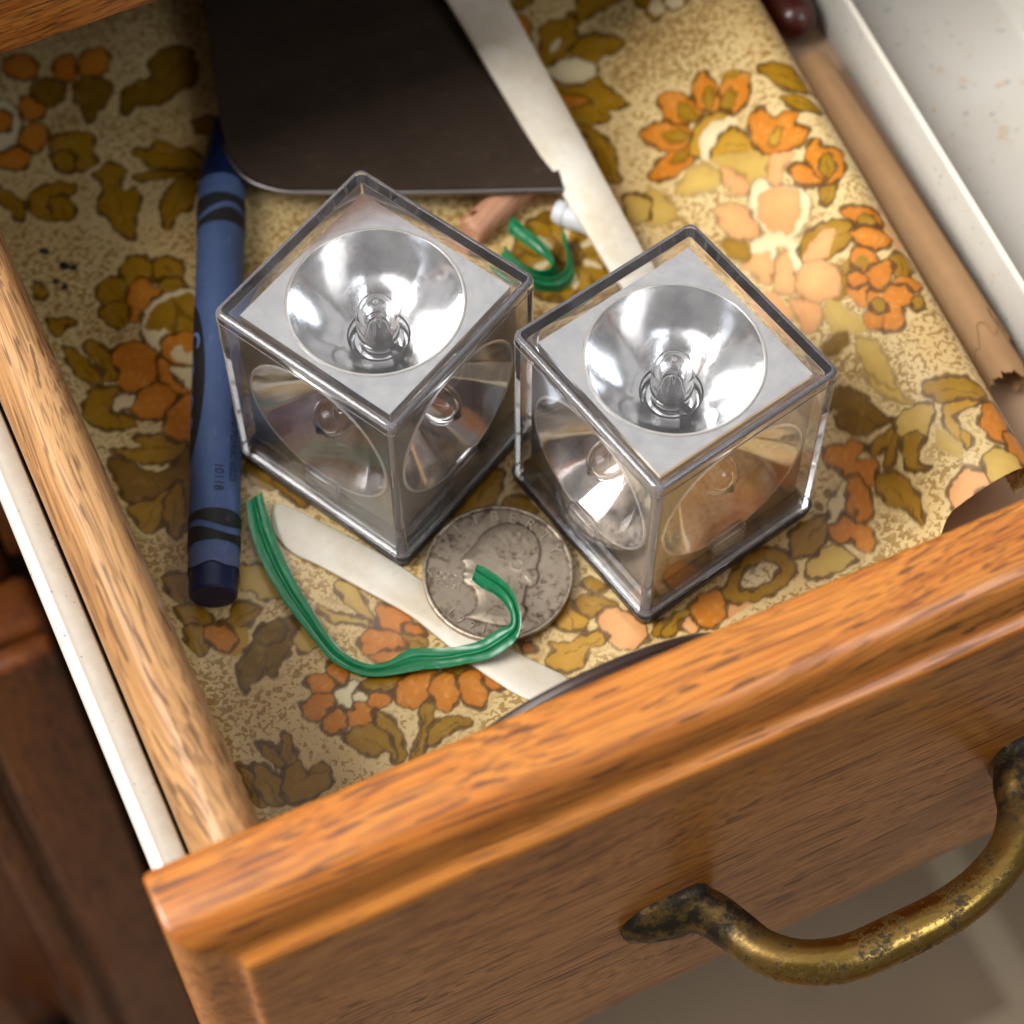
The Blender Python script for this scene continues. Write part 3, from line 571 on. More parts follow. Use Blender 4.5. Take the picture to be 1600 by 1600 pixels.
def dish_mesh(hx, hy0, hy1, plate_mat, facet=7, flat=0.035):
    """metallised plate from -hx..hx, hy0..hy1 with a dished reflector at its centre; faces +z"""
    N = 112; rings = []
    def rect_pt(a):
        c, s = math.cos(a), math.sin(a)
        k = min(hx / abs(c) if abs(c) > 1e-9 else 1e9, (hy1 if s > 0 else -hy0) / abs(s) if abs(s) > 1e-9 else 1e9)
        return c * k, s * k
    # pull the nearest samples onto the rectangle's corners
    ang = [2 * math.pi * j / N for j in range(N)]
    for cx, cyy in ((hx, hy1), (-hx, hy1), (-hx, hy0), (hx, hy0)):
        a = math.atan2(cyy, cx) % (2 * math.pi)
        j = min(range(N), key=lambda q: abs(ang[q] - a)); ang[j] = a
    ring0 = [rect_pt(a) for a in ang]
    rings.append([(x, y, -0.8) for x, y in ring0]); rings.append([(x * 0.998, y * 0.998, 0.0) for x, y in ring0])
    def circ(r, z, wob=0.0):
        out = []
        for a in ang:
            f = (a * facet / (2 * math.pi)) % 1.0 - 0.5
            q = 1 - wob * (0.25 - f * f)            # pressed flats running down the dish
            out.append((math.cos(a) * r * q, math.sin(a) * r * q, z))
        return out
    rings.append(circ(DR + 0.55, 0.0)); rings.append(circ(DR + 0.4, 0.22)); rings.append(circ(DR + 0.15, 0.26)); rings.append(circ(DR, 0.1))
    for k in range(1, 15):
        u = 1 - k / 15.0; r = 3.9 + (DR - 3.9) * u
        z = -DD * (1 - (r / DR) ** 1.55) 
        rings.append(circ(r, z, flat * min(1, k / 3.0)))
    r = 3.9; z = -DD * (1 - (r / DR) ** 1.55)
    rings.append(circ(3.8, z - 0.5)); rings.append(circ(0.6, z - 0.6))
    v_, f_ = bridge(rings, True, False, True)
    me = mesh_from("reflector", v_, f_, True, 35)
    me.materials.append(m_mirror); me.materials.append(plate_mat); me.materials.append(m_rim)
    for p in me.polygons:
        r_ = math.hypot(p.center.x, p.center.y) / MM
        if r_ > DR + 0.5: p.material_index = 1
        elif r_ > DR - 0.02: p.material_index = 2
    return me
me_rtop = dish_mesh(PH, -PH, PH, m_mirror)
me_rside = dish_mesh(PH, -15.2, 16.2, m_plate, 14, 0.05)
ZB = -DD * (1 - (3.9 / DR) ** 1.55) - 0.5       # where a bulb is seated
def bulb_mesh():
    top = 0.3; r = 3.35; base = ZB
    prof_o = [(2.3, base + 0.1), (2.9, base + 0.35), (3.15, base + 1.2), (r, base + 2.4), (r, top - 3.9)]
    for a in range(15, 90, 15):
        prof_o.append((r * math.cos(math.radians(a)), top - 3.9 + 3.4 * math.sin(math.radians(a))))
    prof_o += [(0.75, top - 0.52), (0.5, top - 0.2), (0.2, top), (0.02, top + 0.03)]
    it = 1.0
    prof_i = [(2.2, base + 1.1), (r - it, base + 2.6), (r - it, top - 4.0)]
    for a in range(18, 90, 18):
        prof_i.append(((r - it) * math.cos(math.radians(a)), top - 4.0 + 2.7 * math.sin(math.radians(a))))
    prof_i += [(0.02, top - 1.28)]
    vo, fo = lathe(prof_o, 32, True, False); vi, fi = lathe(prof_i, 32, True, False)
    k = len(vo)
    me = bpy.data.meshes.new("bulb")
    me.from_pydata([tuple(c * MM for c in p) for p in vo + vi], [], [tuple(f) for f in fo] + [tuple(k + i for i in reversed(f)) for f in fi])
    me.polygons.foreach_set("use_smooth", [True] * len(me.polygons)); me.set_sharp_from_angle(angle=math.radians(50))
    return me
me_bulb = bulb_mesh()
def filament_mesh():
    V, F = [], []
    def addtube(path, r):
        v_, f_ = tube(path, [r] * len(path), 6); k = len(V); V.extend(v_); F.extend([tuple(k + i for i in f) for f in f_])
    base = ZB
    addtube(catmull([(-0.9, 0, base + 1.2), (-0.95, 0.1, base + 4), (-0.6, 0.0, base + 5.6)], 4), 0.13)
    addtube(catmull([(0.9, 0, base + 1.2), (0.95, -0.1, base + 4), (0.6, 0.0, base + 5.6)], 4), 0.13)
    addtube([(-0.6, 0, base + 5.6), (-0.2, 0.1, base + 5.8), (0.2, -0.1, base + 5.7), (0.6, 0, base + 5.6)], 0.09)
    addtube(catmull([(-0.5, 0.3, base + 2), (0.6, 0.9, base + 3.1), (-0.4, -0.8, base + 4.2), (0.8, 0.2, base + 5.0), (-0.7, 0.6, base + 6.0), (0.3, -0.5, base + 6.8)], 5), 0.06)
    return mesh_from("filament", V, F)
me_fil = filament_mesh()
bb, bbf = lathe([(0.05, ZB + 2.1), (1.2, ZB + 2.0), (2.0, ZB + 1.6), (2.35, ZB + 1.15), (2.35, ZB + 0.65), (0.05, ZB + 0.6)], 24)
me_bead = mesh_from("bead", bb, bbf)
lv, lf = lathe([(4.6, ZB + 0.9), (4.75, ZB + 1.25), (4.95, ZB + 1.3), (5.05, ZB + 1.05)], 48)
me_seat = mesh_from("socket", lv, lf)
me_prong = box_mesh("prong", -0.75, 0.75, -5.2, -2.6, ZB - 0.1, ZB + 1.0, 0.2, 1)
me_clip = box_mesh("clip", -3.4, 3.4, -0.55, 0.55, 0, 5.6, 0.3, 2)

def build_cube(loc, rz, label):
    root = tag(empty("flash_cube", loc, rz), label, "flash cube", "clear flash cubes in the drawer")
    obj("base", me_base, m_black, root)
    places = [((0, 0, 39.6), (0, 0, 0), me_rtop)]
    for k in range(4):
        a = math.radians(90 * k)
        places.append(((PH * math.sin(a), -PH * math.cos(a), 22.4), (math.radians(90), 0, a), me_rside))
    for loc_, rot, me_ in places:
        rf = obj("reflector", me_, m_mirror, root, loc_, rot)
        obj("bulb", me_bulb, m_bulb, rf)
        obj("filament", me_fil, m_foil, rf)
        obj("bead", me_bead, m_blackdull, rf)
        obj("socket_ring", me_seat, m_blackdull, rf)
        obj("prong", me_prong, m_black, rf)
    for k in range(4):
        a = math.radians(90 * k); d = 15.25
        obj("clip", me_clip, m_edge, root, (d * math.sin(a), -d * math.cos(a), 4.6), (0, 0, a))
    obj("cover", me_cover, m_clear, root)
    return root
build_cube((-2.0, 38.9, 0.08), math.radians(27.41), "clear flash cube with silver reflectors standing close beside the blue crayon")
build_cube((34.3, 10.4, 0.08), math.radians(12.09), "clear flash cube with silver reflectors nearer the drawer front, right of the coin")

# ------------------------------------------------------------------ blue crayon
p0 = np.array((-39.6, 21.4, 0)); p1 = np.array((-2.9, 111.0, 0)); dirv = (p1 - p0); LEN = np.linalg.norm(dirv)
cr = tag(empty("wax_crayon", (p0[0], p0[1], 4.3), math.atan2(dirv[1], dirv[0])), "blue wax crayon in blue paper wrapper with black bands", "crayon")
def lathe_x(profile, n=56, cap0=True, cap1=True):
    v_, f_ = lathe(profile, n, cap0, cap1)
    return [(z, y, x) for x, y, z in v_], f_
def wax_mat():
    t = NT("blue_wax"); c = t.coords(MMS)
    n = t.noise(c, 0.5, 4.0)
    sc = t.ramp(t.noise(t.scaled(c, (0.6, 3, 3)), 1.0, 3.0), [(0.66, 0.0), (0.74, 1.0)])
    colr = t.mix(t.math('MULTIPLY', sc, 0.35), t.mix(n, lin(10, 22, 58), lin(18, 34, 76)), lin(70, 84, 130))
    t.bsdf(Base_Color=colr, Roughness=0.42, Subsurface_Weight=0.05, Subsurface_Radius=(0.001, 0.001, 0.002), Normal=t.bump(n, 0.12, 0.1))
    return t.m
v_, f_ = lathe_x([(3.55, 0.0), (3.85, 0.35), (3.9, 0.8), (3.9, LEN - 12.5), (3.75, LEN - 11.8), (2.0, LEN - 0.8), (1.6, LEN - 0.2), (1.2, LEN)])
obj("wax", mesh_from("wax", v_, f_, True, 30), wax_mat(), cr)
def paper_mat():
    t = NT("blue_wrapper"); c = t.coords(MMS)
    n = t.noise(c, 0.25, 5.0, 0.65); f = t.noise(c, 3.0, 2.0)
    colr = t.mix(n, lin(56, 78, 124), lin(80, 100, 140))
    colr = t.mix(t.math('MULTIPLY', t.ramp(f, [(0.58, 0.0), (0.72, 1.0)]), 0.35), colr, lin(56, 78, 136))
    xx = t.n("SeparateXYZ", ins={0: c}).outputs[0]
    end = t.ramp(t.math('ADD', t.math('MULTIPLY', t.math('SUBTRACT', 14.0, xx), 0.06), t.math('MULTIPLY', t.noise(c, 0.5, 3.0), 0.5)), [(0.55, 0.0), (1.0, 1.0)])
    scf = t.ramp(t.noise(t.scaled(c, (0.35, 1.4, 1.4)), 1.0, 4.0, 0.7), [(0.60, 0.0), (0.70, 1.0)])
    colr = t.mix(t.math('MULTIPLY', scf, 0.3), colr, lin(136, 142, 156))
    colr = t.mix(t.math('MULTIPLY', end, 0.5), colr, lin(120, 116, 136))
    t.bsdf(Base_Color=colr, Roughness=0.62, Normal=t.bump(t.math('ADD', f, n), 0.15, 0.05))
    return t.m
WR = 4.12; wx0, wx1 = 4.2, LEN - 15.2
NW = 72; V = []; F = []
seam = math.radians(94)
rings = []
for X in np.linspace(wx0, wx1, 40):
    ring = []
    for j in range(NW + 1):
        a = seam + 2 * math.pi * j / NW
        rr = WR + 0.10 * max(0, 1 - j / 6.0)
        ragged = 0.25 * math.sin(a * 5) * (1 if X == wx0 else 0)
        ring.append((X + ragged, rr * math.cos(a), rr * math.sin(a)))
    rings.append(ring)
v_, f_ = bridge(rings, False)
wrapper = obj("wrapper", mesh_from("wrapper", v_, f_, True, 60), paper_mat(), cr)
m_ink = simple("black_ink", (0.012, 0.012, 0.014, 1), 0.6, nscale=1.5, namt=0.2)
def band(fx0, fx1, a0=0.0, a1=2 * math.pi, n=96, r=WR + 0.14):
    lo, hi = [], []
    for j in range(n + 1):
        a = a0 + (a1 - a0) * j / n
        lo.append((fx0(a), r * math.cos(a), r * math.sin(a))); hi.append((fx1(a), r * math.cos(a), r * math.sin(a)))
    mid = [tuple((np.array(p) + np.array(q)) / 2) for p, q in zip(lo, hi)]
    v_, f_ = bridge([lo, mid, hi], False)
    return mesh_from("band", v_, f_, True, 60)
for base, s in ((8.0, 1), (LEN - 19.6, -1)):
    wave = lambda a: 1.1 * math.sin(2 * a + 0.6)
    b1 = obj("band", band(lambda a: base + 0.2, lambda a: base + 2.5 * s + 0.9 * s * math.sin(2 * a + 0.4)), m_ink, wrapper)
    b2 = obj("band", band(lambda a: base + 3.7 * s + 0.9 * s * math.sin(2 * a + 0.4), lambda a: base + 6.0 * s), m_ink, wrapper)
def wrap_pt(x, s, r):   # s is arc length round the barrel from the top, towards the left
    a = math.radians(90) - s / WR
    return (x, r * math.cos(a), r * math.sin(a))
# black oval on the side facing away from the cubes
rings = []
for k in range(9):
    q = (k + 0.02) / 8.0
    rings.append([wrap_pt(40.0 + 15.5 * q * math.cos(t_), 5.6 + 3.9 * q * math.sin(t_), WR + 0.16) for t_ in np.linspace(0, 2 * math.pi, 56, endpoint=False)])
v_, f_ = bridge(rings, True, True)
oval = obj("oval_label", mesh_from("oval_label", v_, f_, True, 60), m_ink, wrapper)
m_bluep = simple("pale_blue_print", lin(96, 120, 178), 0.6)
tv, tf = text_verts("Crayola", 6.2)
obj("lettering", mesh_from("lettering", [wrap_pt(40.0 - x, 5.2 - y, WR + 0.2) for x, y, z in tv], tf, False), m_bluep, oval)
for s_, size, x_, off in (("10118", 2.1, 19.8, -1.0), ("NON-TOXIC 0225", 1.9, 27.0, -3.4)):
    tv, tf = text_verts(s_, size)
    obj("lettering", mesh_from("lettering", [wrap_pt(x_ - x, off - y, WR + 0.15) for x, y, z in tv], tf, False), m_ink, wrapper)

# ------------------------------------------------------------------ quarter coin
CR = 12.13
coin = empty("coin", (3.6, 7.5, 0.62))
coin.rotation_euler = (Matrix.Rotation(math.radians(2.2), 3, Vector((0.80, -0.45, 0))) @ Matrix.Rotation(math.radians(-36.7), 3, 'Z')).to_euler()
tag(coin, "worn silver quarter coin lying between the flash cubes under the green tie", "coin")
def nickel():
    t = NT("worn_nickel"); c = t.coords(MMS)
    big = t.noise(c, 0.22, 5.0, 0.7); fine = t.noise(c, 0.9, 4.0, 0.65)
    x = t.n("SeparateXYZ", ins={0: c})
    rr = t.n("VectorMath", operation='LENGTH', ins={0: t.n("CombineXYZ", ins={0: x.outputs[0], 1: x.outputs[1]}).outputs[0]}).outputs["Value"]
    rim = t.ramp(t.math('MULTIPLY', rr, 1 / 12.13), [(0.70, 0.0), (0.92, 1.0), (0.955, 1.0), (0.97, 0.0)])
    g = t.ramp(t.math('ADD', t.math('MULTIPLY', fine, 0.75), t.math('MULTIPLY', t.math('ADD', big, t.math('MULTIPLY', rim, 0.22)), 0.45)), [(0.63, 0.0), (0.80, 1.0)])
    gr = t.n("Attribute", attribute_name="grime_and_shade").outputs["Fac"]
    g = t.math('MAXIMUM', g, t.math('MULTIPLY', gr, t.ramp(fine, [(0.3, 0.35), (0.6, 1.0)])))
    base = t.mix(big, lin(186, 174, 158), lin(150, 134, 114))
    colr = t.mix(t.math('MULTIPLY', g, 0.85), base, lin(70, 48, 32))
    t.bsdf(Base_Color=colr, Metallic=t.math('SUBTRACT', 0.92, t.math('MULTIPLY', g, 0.6)), Roughness=t.math('ADD', t.math('MULTIPLY', g, 0.3), 0.42),
           Normal=t.bump(t.math('ADD', fine, t.noise(c, 3.5, 2.0)), 0.3, 0.1))
    return t.m
m_coin = nickel()
c12, s12 = math.cos(math.radians(12)), math.sin(math.radians(12))
def cpt(px, py):
    x = (px - 785) / 683 * CR; y = -(py - 670) / 590 * CR
    return (x * c12 - y * s12, x * s12 + y * c12)
head = [cpt(*q) for q in ((600, 400), (640, 340), (740, 270), (880, 238), (1020, 262), (1120, 340), (1165, 450), (1160, 560), (1135, 630), (1155, 700), (1130, 770), (1085, 795),
        (1045, 790), (1030, 860), (1010, 950), (1040, 985), (1010, 1060), (920, 1125), (780, 1125), (640, 1095), (545, 1070), (485, 1050), (545, 1020), (590, 960), (600, 900),
        (585, 850), (560, 800), (510, 775), (470, 735), (482, 700), (470, 672), (498, 640), (480, 590), (462, 565), (490, 520), (545, 465))]
HP = catmull(head, 4, True)
def sdist(P, X, Y):
    Q = np.roll(P, -1, 0); ins = np.zeros(X.shape, bool); dm = np.full(X.shape, 1e9)
    for (ax, ay), (bx, by) in zip(P, Q):
        if ay != by: ins ^= ((ay > Y) != (by > Y)) & (X < (bx - ax) * (Y - ay) / (by - ay) + ax)
        dx, dy = bx - ax, by - ay; L = dx * dx + dy * dy + 1e-9
        t = np.clip(((X - ax) * dx + (Y - ay) * dy) / L, 0, 1)
        dm = np.minimum(dm, (X - ax - t * dx) ** 2 + (Y - ay - t * dy) ** 2)
    d = np.sqrt(dm); return np.where(ins, d, -d)
NR, NS = 84, 300
rr = np.linspace(0.02, 11.35, NR)[:, None]; aa = np.linspace(0, 2 * np.pi, NS, endpoint=False)[None]
X = rr * np.cos(aa); Y = rr * np.sin(aa)
d = sdist(HP, X, Y); e = np.clip(d / 1.5, 0, 1)
Hh = np.where(d > 0, 0.12 + 0.34 * np.sqrt(e), 0.0)
# hair waves, cheek and curl
hx, hy = cpt(900, 420); hair = np.clip(1 - ((X - hx) ** 2 / 14 + (Y - hy) ** 2 / 8), 0, 1)
Hh += np.where(d > 0.5, 0.03 * np.sin(X * 3.4 + 2.2 * np.sin(Y * 0.9) + Y * 1.6) * np.clip(hair * 2, 0, 1), 0)
for (cx, cyy, r0, am) in ((960, 610, 1.3, 0.12), (1090, 700, 1.2, 0.115), (840, 640, 0.8, 0.05), (1060, 1000, 1.0, 0.115), (640, 470, 0.6, -0.08), (560, 700, 0.9, 0.06), (700, 560, 1.4, -0.04), (760, 820, 1.6, 0.06)):
    qx, qy = cpt(cx, cyy); dd = np.hypot(X - qx, Y - qy)
    Hh += am * 0.55 * np.exp(-((dd - r0 * 0.7) / 0.25) ** 2) * np.where(d > -0.3, 1, 0.6) if am > 0.11 else am * np.exp(-(dd / r0) ** 2)
Zt = 1.42 + Hh
verts = [(float(X[i, j]), float(Y[i, j]), float(Zt[i, j])) for i in range(NR) for j in range(NS)]
rings = [verts[i * NS:(i + 1) * NS] for i in range(NR)]
def cring(r, z, reed=0.0):
    return [((r - (reed if (j % 2) else 0)) * math.cos(a), (r - (reed if (j % 2) else 0)) * math.sin(a), z) for j, a in enumerate(aa[0])]
rings += [cring(11.42, 1.62), cring(11.55, 1.74), cring(11.9, 1.75), cring(12.06, 1.66), cring(12.13, 1.52, 0.12), cring(12.13, 0.2, 0.12), cring(11.95, 0.04), cring(11.0, 0.0)]
cv, cf = bridge(rings, True, True, True)
me_c = mesh_from("coin_body", cv, cf, True, 50)
gA = np.zeros(len(cv), np.float32)
gA[:NR * NS] = (1.0 * np.exp(-((d + 0.10) / 0.26) ** 2) + 0.5 * np.exp(-((rr * np.ones_like(d) - 11.3) / 0.35) ** 2) + 0.35 * np.exp(-((rr * np.ones_like(d) - 10.1) / 1.1) ** 2)).ravel()  # grime plus painted shade round head and rim, to bring out the relief
ga = me_c.attributes.new("grime_and_shade", 'FLOAT', 'POINT'); ga.data.foreach_set("value", gA)
body = obj("coin_body", me_c, m_coin, coin)
m_letter = simple("worn_lightened_letters", lin(206, 194, 176), 0.36, 0.85, nscale=1.2, namt=0.3)  # worn letters, coloured paler in place of light on their relief
def arc_text(s, size, rad, a_mid, step, flip=False):
    for i, ch in enumerate(s):
        a = a_mid + (i - (len(s) - 1) / 2) * step * (1 if flip else -1)
        tv, tf = text_verts(ch, size, 0.20)
        rot = a + (math.pi / 2 if flip else -math.pi / 2)
        cc, ss = math.cos(rot), math.sin(rot)
        V = [(x * cc - y * ss + rad * math.cos(a), x * ss + y * cc + rad * math.sin(a), 1.46 + z) for x, y, z in tv]
        obj("letter", mesh_from("letter", V, tf, False), m_letter, body)
arc_text("LIBERTY", 2.7, 10.0, math.radians(88), math.radians(17.5))
arc_text("1991", 2.0, 10.25, math.radians(-108), math.radians(11.5), True)
for s_, yy in (("IN GOD WE", -2.9), ("TRUST", -4.35)):
    tv, tf = text_verts(s_, 1.55, 0.17)
    obj("letter", mesh_from("letter", [(x - 7.55 + (0.2 if s_ == "TRUST" else 0), y + yy + 0.7, 1.45 + z) for x, y, z in tv], tf, False), m_letter, body)

# ------------------------------------------------------------------ green ties
def tie_mat():
    t = NT("green_tie_plastic"); c = t.coords(MMS)
    n = t.noise(c, 0.5, 3.0)
    t.bsdf(Base_Color=t.mix(n, lin(0, 100, 58), lin(2, 130, 80)), Roughness=0.3, Coat_Weight=0.15, Coat_Roughness=0.15, Transmission_Weight=0.0,
           Subsurface_Weight=0.15, Subsurface_Radius=(0.0006, 0.0016, 0.001), Normal=t.bump(t.noise(c, 1.2, 2.0), 0.12, 0.1))
    return t.m
m_tie = tie_mat()
def ribbon(A, B, core=0.40, thick=0.10, sub=7, wide=1.02):
    A = catmull(A, sub); B = catmull(B, sub); n = len(A); C = (A + B) / 2
    A = C + (A - C) * wide; B = C + (B - C) * wide
    g = np.random.default_rng(5)
    jit = lambda: np.convolve(g.normal(0, 1, n + 4), np.ones(5) / 5, 'valid')[:, None]
    A = A + (A - C) * 0.10 * jit() + np.array((0, 0, 0.16)) * jit(); B = B + (B - C) * 0.10 * jit() + np.array((0, 0, 0.16)) * jit()
    rings = []
    prof = [(0.0, 0.12), (0.10, 0.04), (0.30, 0.0), (0.40, 0.12), (0.45, core * 0.75), (0.5, core), (0.55, core * 0.75), (0.60, 0.12), (0.70, 0.0), (0.90, 0.04), (1.0, 0.12)]
    for i in range(n):
        t = C[min(i + 1, n - 1)] - C[max(i - 1, 0)]; wv = B[i] - A[i]
        nn = np.cross(t, wv); nn /= (np.linalg.norm(nn) + 1e-9)
        if i and np.dot(nn, last) < 0: nn = -nn
        if i == 0 and nn[2] < 0: nn = -nn
        last = nn
        top = [tuple(A[i] + wv * s + nn * h) for s, h in prof]
        bot = [tuple(A[i] + wv * s + nn * (h * 0.4 - thick)) for s, h in reversed(prof)]
        rings.append(top + bot)
    return bridge(rings, True, True, True)
A = [(-28.5, 36.0, 3.0), (-29.8, 29.2, 2.6), (-30.0, 20.8, 2.2), (-28.8, 13.8, 1.8), (-27.0, 5.5, 1.5), (-24.3, 1.1, 1.3), (-20.2, -1.4, 1.3), (-15.3, -2.8, 1.6), (-10.3, -4.4, 2.0), (-4.7, -6.2, 3.0),
     (-0.3, -6.2, 4.2), (1.8, -4.8, 5.0), (3.0, -2.2, 6.0), (3.1, 1.9, 7.0), (1.5, 4.8, 8.0), (-0.4, 6.7, 9.0)]
B = [(-25.4, 36.8, 3.0), (-26.2, 29.4, 2.6), (-26.5, 21.4, 2.2), (-25.9, 13.4, 1.8), (-24.6, 6.1, 1.5), (-22.0, 1.9, 1.3), (-18.7, 0.7, 1.3), (-14.7, 1.0, 1.6), (-9.2, -1.6, 2.2), (-4.9, -3.1, 3.6),
     (-1.1, -3.1, 4.8), (0.7, -3.3, 5.5), (1.4, -1.6, 6.2), (0.8, 0.4, 7.0), (-0.7, 2.5, 8.0), (-2.2, 4.6, 9.0)]
v_, f_ = ribbon(A, B)
tag(obj("twist_tie", mesh_from("twist_tie", v_, f_, True, 70), m_tie), "long bent green twist tie curving over the edge of the coin", "twist tie", "green twist ties")
C_ = [(34.1, 69.1), (35.1, 66.7), (37.1, 61.8), (38.4, 58.4), (37.4, 56.3), (34.9, 57.2), (32.0, 60.6), (30.6, 63.6), (30.2, 62.6), (31.4, 59.6), (33.6, 56.2), (37.0, 54.4), (40.2, 55.6), (41.3, 58.8), (41.9, 63.2)]
A = [(x, y, 0.5 + 0.4 * math.sin(i)) for i, (x, y) in enumerate(C_)]
B = [(x + 0.9 * math.cos(i * 0.8), y + 0.9, 3.6 + 0.5 * math.sin(i * 0.9)) for i, (x, y) in enumerate(C_)]
v_, f_ = ribbon(A, B, 0.5, 0.2)
tag(obj("twist_tie", mesh_from("twist_tie", v_, f_, True, 70), m_tie), "short crumpled green twist tie behind the two flash cubes", "twist tie", "green twist ties")

# ------------------------------------------------------------------ white plastic strips
def ivory_mat(name, a, b):
    t = NT(name); c = t.coords(MMS)
    n = t.noise(c, 0.09, 5.0, 0.65); s = t.ramp(t.noise(c, 0.9, 3.0), [(0.66, 0.0), (0.76, 1.0)])
    colr = t.mix(t.ramp(n, [(0.35, 0.0), (0.75, 1.0)]), a, b)
    colr = t.mix(t.math('MULTIPLY', s, 0.35), colr, lin(150, 118, 80))
    t.bsdf(Base_Color=colr, Roughness=0.38, Subsurface_Weight=0.1, Subsurface_Radius=(0.001, 0.001, 0.0008), Normal=t.bump(n, 0.1, 0.2))
    return t.m
m_iv = ivory_mat("aged_white_plastic", lin(232, 226, 212), lin(206, 190, 162))
out = catmull([(-23.6, 35.1), (-20.6, 32.1), (-15.6, 25.0), (-11.5, 18.8), (-7.7, 11.9), (-4.4, 4.3), (0.1, -5.3), (6.1, -13.9), (2.6, -15.2), (-0.9, -14.7), (-5.4, -7.7), (-9.3, 0.9), (-12.1, 7.1), (-16.1, 13.2), (-21.6, 21.4), (-24.8, 25.8), (-26.0, 31.2)], 4, True)
v_, f_ = prism(out, 0.1, 0.75, 0.2)
tag(obj("plastic_strip", mesh_from("plastic_strip", v_, f_, True, 60), m_iv), "flat white plastic strip lying under the coin and the green tie", "strip", "aged white plastic strips")
out = [(40.8, 150), (42.5, 113.2), (43.8, 85), (45.2, 55.0), (45.9, 42.5), (46.6, 40.2), (48.4, 39.3), (50.4, 39.6), (51.7, 41.0), (52.2, 43), (52.5, 54.7), (52.7, 85), (52.7, 109.0), (52.6, 150)]
v_, f_ = prism(out, 1.0, 2.5, 0.4, lambda x, y: (y - 38) * 0.13)
tag(obj("plastic_strip", mesh_from("plastic_strip", v_, f_, True, 60), m_iv), "long white plastic strip slanting across the dark spatula blade", "strip", "aged white plastic strips")

# ------------------------------------------------------------------ spatula blade
def steel():
    t = NT("dark_steel"); c = t.coords(MMS)
    n = t.noise(c, 0.06, 6.0, 0.7); s = t.noise(t.scaled(c, (0.08, 1.2, 1)), 1.0, 4.0); r = t.ramp(t.noise(c, 0.5, 3.0), [(0.68, 0.0), (0.78, 1.0)])
    colr = t.mix(n, lin(80, 66, 54), lin(52, 42, 35))
    sc2 = t.ramp(t.noise(t.scaled(c, (0.25, 0.9, 1)), 1.0, 4.0, 0.75), [(0.56, 0.0), (0.72, 1.0)])
    colr = t.mix(t.math('MULTIPLY', sc2, 0.35), colr, lin(112, 92, 74))
    colr = t.mix(t.math('MULTIPLY', r, 0.5), colr, lin(120, 84, 50))
    t.bsdf(Base_Color=colr, Metallic=0.35, Roughness=t.math('ADD', t.math('MULTIPLY', s, 0.2), 0.34), Normal=t.bump(s, 0.1, 0.1))
    return t.m
sp = tag(empty("spatula", (20, 100, 5.2)), "dark metal spatula blade with rounded corner at the back", "spatula")
out = [(8.5, 152), (3.4, 135.9), (-1.3, 118.4), (-4.5, 107.2), (-5.7, 99.9), (-4.6, 94.2), (-0.3, 89.5), (6, 86.4), (22.1, 79.0), (44.8, 69.4), (46.6, 76), (51.0, 103.9), (57, 152)]
out = np.array(out) - np.array((20, 100))
zf = lambda x, y: 0.9 + 0.03 * (y + 30)
v_, f_ = prism(out, 0.0, 0.9, 0.15, zf)
m_steel = steel()
blade = obj("blade", mesh_from("blade", v_, f_, True, 40), m_steel, sp)
edge = catmull([(-25.4, 3.0, 0), (-25.6, 0.0, 0), (-24.4, -5.8, 0), (-20.2, -10.4, 0), (-14, -13.5, 0), (2.1, -20.9, 0), (24.6, -30.5, 0)], 6)
edge = [(x, y, 0.55 + zf(x, y)) for x, y, z in edge]
v_, f_ = tube(edge, [0.62] * len(edge), 10)
obj("rolled_edge", mesh_from("rolled_edge", v_, f_), simple("bare_steel_edge", (0.24, 0.22, 0.21, 1), 0.42, 1.0), blade)

# ------------------------------------------------------------------ dowel and white tube stub behind the cubes
dw = empty("wooden_dowel", (27.2, 70.6, 2.75)); ax = np.array((11.0, 4.6, 0.0)); ang = math.atan2(ax[1], ax[0]); dw.rotation_euler = (0, 0, ang)
tag(dw, "short pinkish wooden dowel poking out from under the spatula", "dowel")
v_, f_ = lathe_x([(2.2, 0.0), (2.6, 0.35), (2.7, 0.9), (2.7, 17.5), (2.3, 18)], 32)
m_pink = wood("pink_wood", lin(206, 156, 124), lin(190, 136, 104), lin(168, 112, 82), lin(130, 80, 58), seed=6.2, rough=0.55, coat=0.0, pore_amt=0.35)
stick = obj("shaft", mesh_from("shaft", v_, f_, True, 40), m_pink, dw)
v_, f_ = lathe_x([(0.02, 0.03), (0.5, 0.0), (0.9, -0.04), (1.0, -0.02)], 16, False, False)
obj("end_hole", mesh_from("end_hole", [(x + 2.2, y + 0.4, z + 2.62) for z, y, x in v_], f_), simple("dark_pit", lin(80, 38, 28), 0.8), stick)
wt_ = empty("white_tube", (43.0, 69.2, 2.3)); wt_.rotation_euler = (0, 0, math.radians(-52))
tag(wt_, "stub of white plastic tube between the spatula and the white strip", "tube")
v_, f_ = lathe_x([(1.2, 0.0), (1.9, 0.25), (2.2, 0.8), (2.25, 10), (2.0, 10.3)], 32)
obj("tube_body", mesh_from("tube_body", v_, f_, True, 40), simple("bluish_white_plastic", lin(206, 208, 212), 0.4, nscale=0.3, namt=0.06), wt_)
v_, f_ = lathe_x([(2.27, 1.6), (2.42, 1.75), (2.42, 2.3), (2.27, 2.45)], 32, False, False)
obj("collar", mesh_from("collar", v_, f_, True, 40), simple("white_collar", lin(196, 198, 202), 0.45), wt_)

